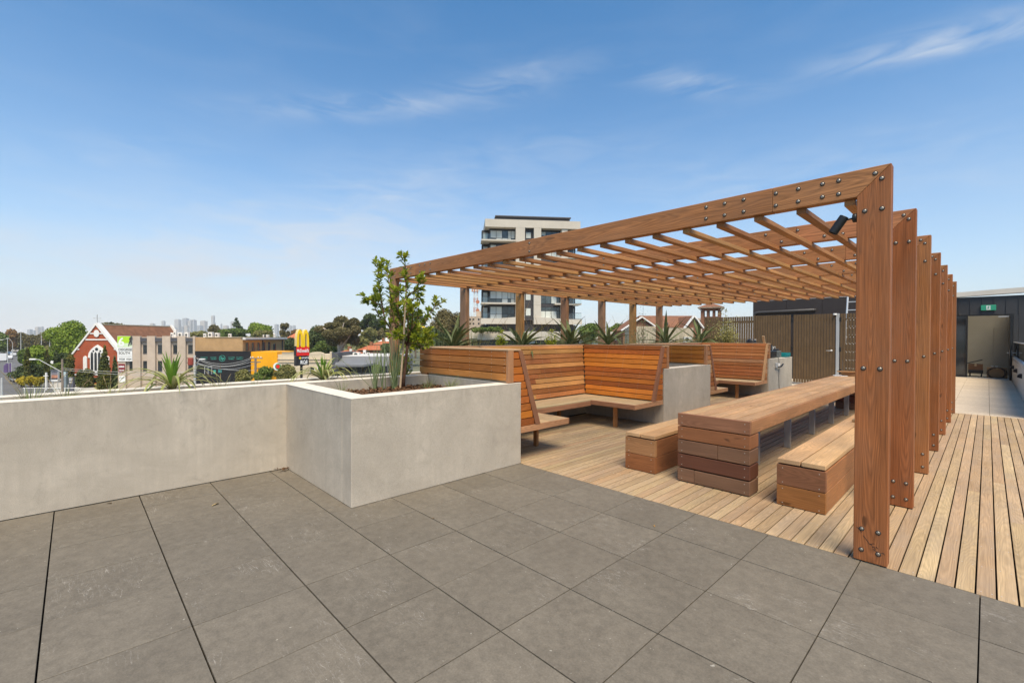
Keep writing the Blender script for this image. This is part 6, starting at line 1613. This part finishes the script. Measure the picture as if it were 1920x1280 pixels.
POS = ['leftmost of the city cluster above the church roof', 'tiny tower just right of the leftmost cluster tower', 'short domed tower above the church ridge', 'low slab right of the domed tower', 'slim tower touching the end of the church ridge', 'low block right of the slim tower', 'lower block left of the rounded tower', 'tall tower with a rounded top', 'low broad block between the two tall towers', 'tallest of the central city cluster', 'mid block in front of the tallest central tower', 'left half of the twin brownish towers', 'right half of the twin brownish towers', 'broad low pale slab right of the twin towers', 'tower with a stepped crown right of the pale slab', 'single needle tower standing apart on the right', 'thin tower at the foot of the needle tower', 'thin tower right of the brown gum', 'low pale block right of the brown gum', 'grey tower behind the conifer',
       'short tower above the side road trees', 'tiny low tower between the two far left ones', 'square tower above the tall lamp', 'rounded tower right of the square one', 'tower beside the plane tree top', 'tower right of the bright rounded tree', 'tower behind the small brown gum', 'thin low tower right of the small brown gum', 'pale tower left of the arches sign', 'rightmost small tower left of the arches sign', 'tiny tower above the church apex', 'low block beneath the rounded tower']
VC = 2600.0
for i, (a, c_, yt) in enumerate(CT):
    v = VC + 110 * (i % 5); t = Bld('city_tower', 'distant city tower, ' + POS[i], 'tower', (a + c_) / 2, v, group='city towers on the horizon')
    hw = (c_ - a) / FPX * v / 2; zt = t.z((a + c_) / 2, yt); m = M_CITY[(i * 7) % 4]
    b = MB().box(-hw, hw, 0, hw * 2, 0, zt * .97); 
    if i in (7, 23): b.box(-hw * .7, hw * .7, hw * .3, hw * 1.7, zt * .97, zt)
    elif i == 15: b.box(-hw * .8, hw * .8, hw * .2, hw * 1.8, zt * .97, zt); b.box(hw, hw * 2.2, 0, hw * 2, 0, zt * .45)
    else: b.box(-hw * .6, hw * .5, hw * .4, hw * 1.6, zt * .97, zt)
    b.build('shaft', m, t.e, WM[t.e.name])

# ---- street furniture and vehicles
def lamp_post(label, px, yt, v, arm=(0, 0), name='street_lamp', r=.11, base=None):
    t = Bld(name, label, 'lamp post', px, v); zt = t.z(px, yt)
    MB().tube([(0, 0, 0), (0, 0, zt)], [r, r * .65], 8).build('pole', M_POLE, t.e, WM[t.e.name])
    if arm != (0, 0):
        ax2, az2 = arm[0] / FPX * v, -arm[1] / FPX * v
        MB().tube([(0, 0, zt - .1), (ax2 * .5, 0, zt + az2 * .65), (ax2, 0, zt + az2)], .05, 6).build('arm', M_POLE, t.e, WM[t.e.name])
        MB().box(-.45, .45, -.14, .14, -.06, .08, c=.05, M=Tr(ax2 + (.3 if ax2 > 0 else -.3), 0, zt + az2)).build('lamp_head', M_SIGNW, t.e, WM[t.e.name])
    return t
lamp_post('tall pale lamp post standing in the side road median', 39, 622, 150, (-5, -3)); lamp_post('double arm lamp post at the left edge of the side road', 14, 634, 150, (-9, 3)); lamp_post('slim lamp post far along the side road', 23.5, 642, 190, (-8, -8))
lamp_post('pale pole left of the plane tree', 77.5, 622, 160, (9, -4)); lamp_post('short grey pole end at the left parapet edge', 2.5, 708, 60, name='bollard_pole', r=.16); lamp_post('thin white pole in front of the plane tree', 93, 638, 170)
pl = Bld('service_pole', 'timber pole in front of the church with a long street lamp arm', 'pole', 116.5, 64)
MB().tube([(0, 0, 0), (0, 0, pl.z(116, 673))], [.15, .11], 8).build('pole', M_WOODP, pl.e, WM[pl.e.name])
MB().tube([(0, -.1, pl.z(116, 697)), (pl.x(100), -.6, pl.z(100, 684)), (pl.x(87), -1, pl.z(87, 673.5)), (pl.x(78), -1, pl.z(78, 672.6))], .05, 6).build('lamp_arm', M_POLE, pl.e, WM[pl.e.name])
MB().box(-.40, .40, -.14, .14, -.10, .10, c=.06, M=Tr(pl.x(75), -1, pl.z(75, 672.8))).build('lamp_head', M_SIGNW, pl.e, WM[pl.e.name])
pw = Bld('power_pole', 'timber power pole with cross arms in front of the orange shop', 'pole', 479, 56)
MB().tube([(0, 0, 0), (0, 0, pw.z(479, 671))], [.16, .12], 8).build('pole', M_WOODP, pw.e, WM[pw.e.name])
for y, a, c_ in ((671.5, 468, 492), (678.5, 470, 488)): MB().box(pw.x(a), pw.x(c_), -.08, .08, pw.z(479, y) - .06, pw.z(479, y) + .06).build('cross_arm', M_WOODP, pw.e, WM[pw.e.name])
for a in (470, 474, 484, 489): MB().lathe([(.04, 0), (.06, .06), (.03, .16)], 8, Tr(pw.x(a), 0, pw.z(479, 671.5) + .06)).build('insulator', M_SIGNW, pw.e, WM[pw.e.name])
p2 = Bld('power_pole', 'concrete power pole with a transformer at the end of the beige office', 'pole', 365, 58)
MB().tube([(0, 0, 0), (0, 0, p2.z(365, 666))], [.16, .12], 8).build('pole', M_POLE, p2.e, WM[p2.e.name])
for y in (671, 680): MB().box(p2.x(350), p2.x(371), -.08, .08, p2.z(365, y) - .06, p2.z(365, y) + .06).build('cross_arm', M_WOODP, p2.e, WM[p2.e.name])
MB().lathe([(.3, 0), (.32, .1), (.32, .8), (.28, .9)], 12, Tr(p2.x(358.5), -.1, p2.z(365, 684))).build('transformer', plain('rusty transformer', (.30, .06, .04), .6), p2.e, WM[p2.e.name])
MB().tube([(p2.x(366), 0, p2.z(366, 706)), (p2.x(376), -.8, p2.z(376, 690)), (p2.x(383), -1.2, p2.z(383, 677)), (p2.x(390), -1.3, p2.z(390, 672.5))], .05, 6).build('lamp_arm', M_POLE, p2.e, WM[p2.e.name])
MB().box(-.35, .35, -.12, .12, -.07, .07, c=.04, M=Tr(p2.x(392), -1.3, p2.z(392, 672.3))).build('lamp_head', M_SIGNW, p2.e, WM[p2.e.name])
def wire(label, a, c_, sag, v0, v1):
    A = Vector((U(a[0], v0), v0, Z(a[0], a[1], v0))); B_ = Vector((U(c_[0], v1), v1, Z(c_[0], c_[1], v1)))
    pts = [A.lerp(B_, i / 14) - Vector((0, 0, sag * 4 * (i / 14) * (1 - i / 14))) for i in range(15)]
    o = MB().tube(pts, .022, 5).build('power_line', M_WOODP if False else M_POLE, None, YR); tag(o, label, 'cable')
WL = ['topmost of the power lines crossing the black shop', 'second power line crossing the black shop', 'third power line crossing the black shop', 'fourth power line crossing the black shop', 'lowest thick power line crossing the black shop']
for i, (a, c_, s) in enumerate([((368, 671), (470, 671), .75), ((368, 672), (473, 672), .95), ((368, 680), (471, 678), .55), ((369, 680.5), (486, 679), .8), ((369, 682), (479, 694), .3)]): wire(WL[i], a, c_, s, 58, 56)
wire('long low power line passing in front of the church', (118, 693), (364, 700), .4, 64, 58); wire('upper low power line passing in front of the cypresses', (118, 690), (364, 697), .3, 64, 58)
cp = Bld('white_cross', 'white timber cross post on the church lawn', 'cross', 85, 76); cp.box('upright', 84, 86.2, 698.5, None, 0, .2, M_WHITE, ref=0); cp.box('arm', 81, 88, 704, 705.4, -.02, .22, M_WHITE, ref=0)
bb = Bld('poster_board', 'framed poster board on two legs beside the white cross', 'sign', 101.5, 77)
for a in (97.2, 106): bb.box('leg', a, a + .8, 714, None, .05, .15, M_POLE, ref=0)
f_ = bb.box('frame', 94.8, 108.6, 695, 715.5, 0, .25, M_ALU, ref=0)
for a, c_, yt, yb, m in ((95.8, 107.6, 696.2, 703, plain('poster grey', (.22, .20, .22), .5)), (95.8, 107.6, 703, 708.5, plain('poster warm', (.42, .20, .13), .5, .4, 2)), (95.8, 107.6, 708.5, 711.5, plain('poster dark', (.05, .05, .06), .5)), (95.8, 107.6, 711.5, 714.2, M_SIGNW)): bb.box('poster', a, c_, yt, yb, -.02, -.002, m, f_, ref=0)
bb.box('canopy', 95.2, 108.2, 692.6, 694.6, -.2, .4, M_CHAR, ref=0)
py_ = Bld('pylon_sign', 'tall blue grey pylon sign right of the timber pole', 'sign', 120, 74); py_.box('panel', 117.2, 123.2, 696.5, None, 0, .3, plain('pylon blue grey', (.20, .24, .26), .5), ref=0); py_.box('panel_top', 117.4, 123, 696.8, 706, -.02, -.002, plain('pylon pale', (.45, .55, .56), .5), ref=0)
dk = Bld('menu_board', 'dark free standing board sign left of the church door shrubs', 'sign', 132, 74); dk.box('panel', 127.8, 136.4, 707, None, 0, .3, plain('board dark', (.10, .10, .12), .5), ref=0)
for y in (709, 712, 716): dk.box('stroke', 129, 135, y, y + 1.2, -.02, -.002, M_SIGNW, ref=0)
fl_ = Bld('low_rail', 'long low white rail along the verge in front of the church', 'rail', 105, 70)
fl_.box('rail', 42, 152, 727, 728, 0, .12, M_WHITE, ref=0)
for a in (44, 63, 82, 101, 120, 139, 150): fl_.box('post', a, a + 1, 727.4, None, .02, .1, M_WHITE, ref=0)
for i, (px, pw_) in enumerate([(11, 9), (16.5, 8)]):
    bn = Bld('banner_flag', ['left of the two purple banner flags by the side road', 'right of the two purple banner flags by the side road'][i], 'flag', px, 112); zt = bn.z(px, 681 - 0 * i); zb_ = bn.z(px, 699); w = pw_ / FPX * 112
    MB().tube([(w * .6, 0, 0), (w * .6, 0, zt + .2)], .05, 6).build('pole', M_POLE, bn.e, WM[bn.e.name])
    b = MB(); b.prism([(-w * .5, zb_), (w * .55, zb_), (w * .55, zt), (w * .1, zt), (-w * .5, zt - .6)], -.02, .02); b.build('flag', plain('purple banner %d' % i, (.12, .08, .19), .7), bn.e, WM[bn.e.name])
def car(label, px, py, v, c, ang, van=False, group='vehicles on the side road'):
    t = Bld('parked_car' if not van else 'delivery_van', label, 'car' if not van else 'van', px, v, ang, group)
    pm = plain('paint ' + label[:18], c, .3, .03, 1, .6)
    if van:
        P = [(-3.0, .45), (3.0, .45), (3.0, 1.3), (2.5, 1.5), (2.0, 2.5), (1.3, 2.7), (-3.0, 2.7)]; Wd = 1.0; wins = [[(1.35, 1.6), (2.35, 1.6), (1.9, 2.4), (1.35, 2.4)]]
    else:
        P = [(-2.1, .4), (2.1, .4), (2.15, .75), (1.9, .9), (1.05, 1.0), (.45, 1.42), (-1.1, 1.45), (-1.8, 1.0), (-2.12, .95)]; Wd = .88; wins = [[(.05, 1.02), (.85, 1.02), (.38, 1.36), (.05, 1.36)], [(-1.55, 1.02), (-.03, 1.02), (-.03, 1.36), (-1.05, 1.36)]]
    MB().prism(P, -Wd, Wd).build('body', pm, t.e, WM[t.e.name])
    for w in wins:
        for s in (-1, 1): b = MB(); b.prism(w, s * Wd - .012, s * Wd + .012); b.build('window', M_GLASSD, t.e, WM[t.e.name])
    for xw in ((-1.3, 1.35) if not van else (-1.9, 2.0)):
        for s in (-1, 1): MB().lathe([(.2, -.1), (.33, -.1), (.33, .1), (.2, .1)], 12, Tr(xw, s * (Wd - .08), .33) @ Matrix.Rotation(math.pi / 2, 4, 'X')).build('wheel', M_BLACK, t.e, WM[t.e.name])
    for s in (-1, 1): MB().box(P[1][0] - .02, P[1][0] + .04, s * .6 - .15, s * .6 + .15, .62, .76).build('headlight', M_SIGNW, t.e, WM[t.e.name])
RD = math.radians(135)
car('white delivery van at the left edge of the side road', 5, 670, 160, (.75, .75, .75), RD, True); car('white car following the van on the side road', 17, 672, 175, (.72, .72, .72), RD); car('silver car by the median', 25, 667, 200, (.5, .5, .5), RD)
car('white car further up the side road', 19, 662, 215, (.74, .74, .74), RD); car('dark car beyond the median', 32, 661, 215, (.06, .05, .05), RD); car('pale car at the far crossing', 31, 652, 255, (.68, .66, .64), 0.3); car('blue grey car parked beside the golden hedge', 29, 706, 96, (.30, .34, .42), RD + .2); car('silver car parked nearest the golden hedge', 33.5, 711, 90, (.55, .57, .58), RD + .2); car('white van parked behind the cypress on the side street', 98, 668, 118, (.75, .75, .74), 0.1, True)

# ---- air between here and the city
hm_ = bpy.data.materials.new('haze'); hm_.use_nodes = True; hn = hm_.node_tree.nodes; hn.clear()
pv = hn.new('ShaderNodeVolumePrincipled'); pv.inputs['Color'].default_value = (.97, .985, 1.0, 1); pv.inputs['Density'].default_value = 1.6e-4; pv.inputs['Anisotropy'].default_value = -.25
ho = hn.new('ShaderNodeOutputMaterial'); hm_.node_tree.links.new(pv.outputs[0], ho.inputs['Volume'])
o = MB().box(-4700, 4700, -4700, 4700, GZ - 1.0, 185).build('haze', hm_); tag(o, kind='stuff')
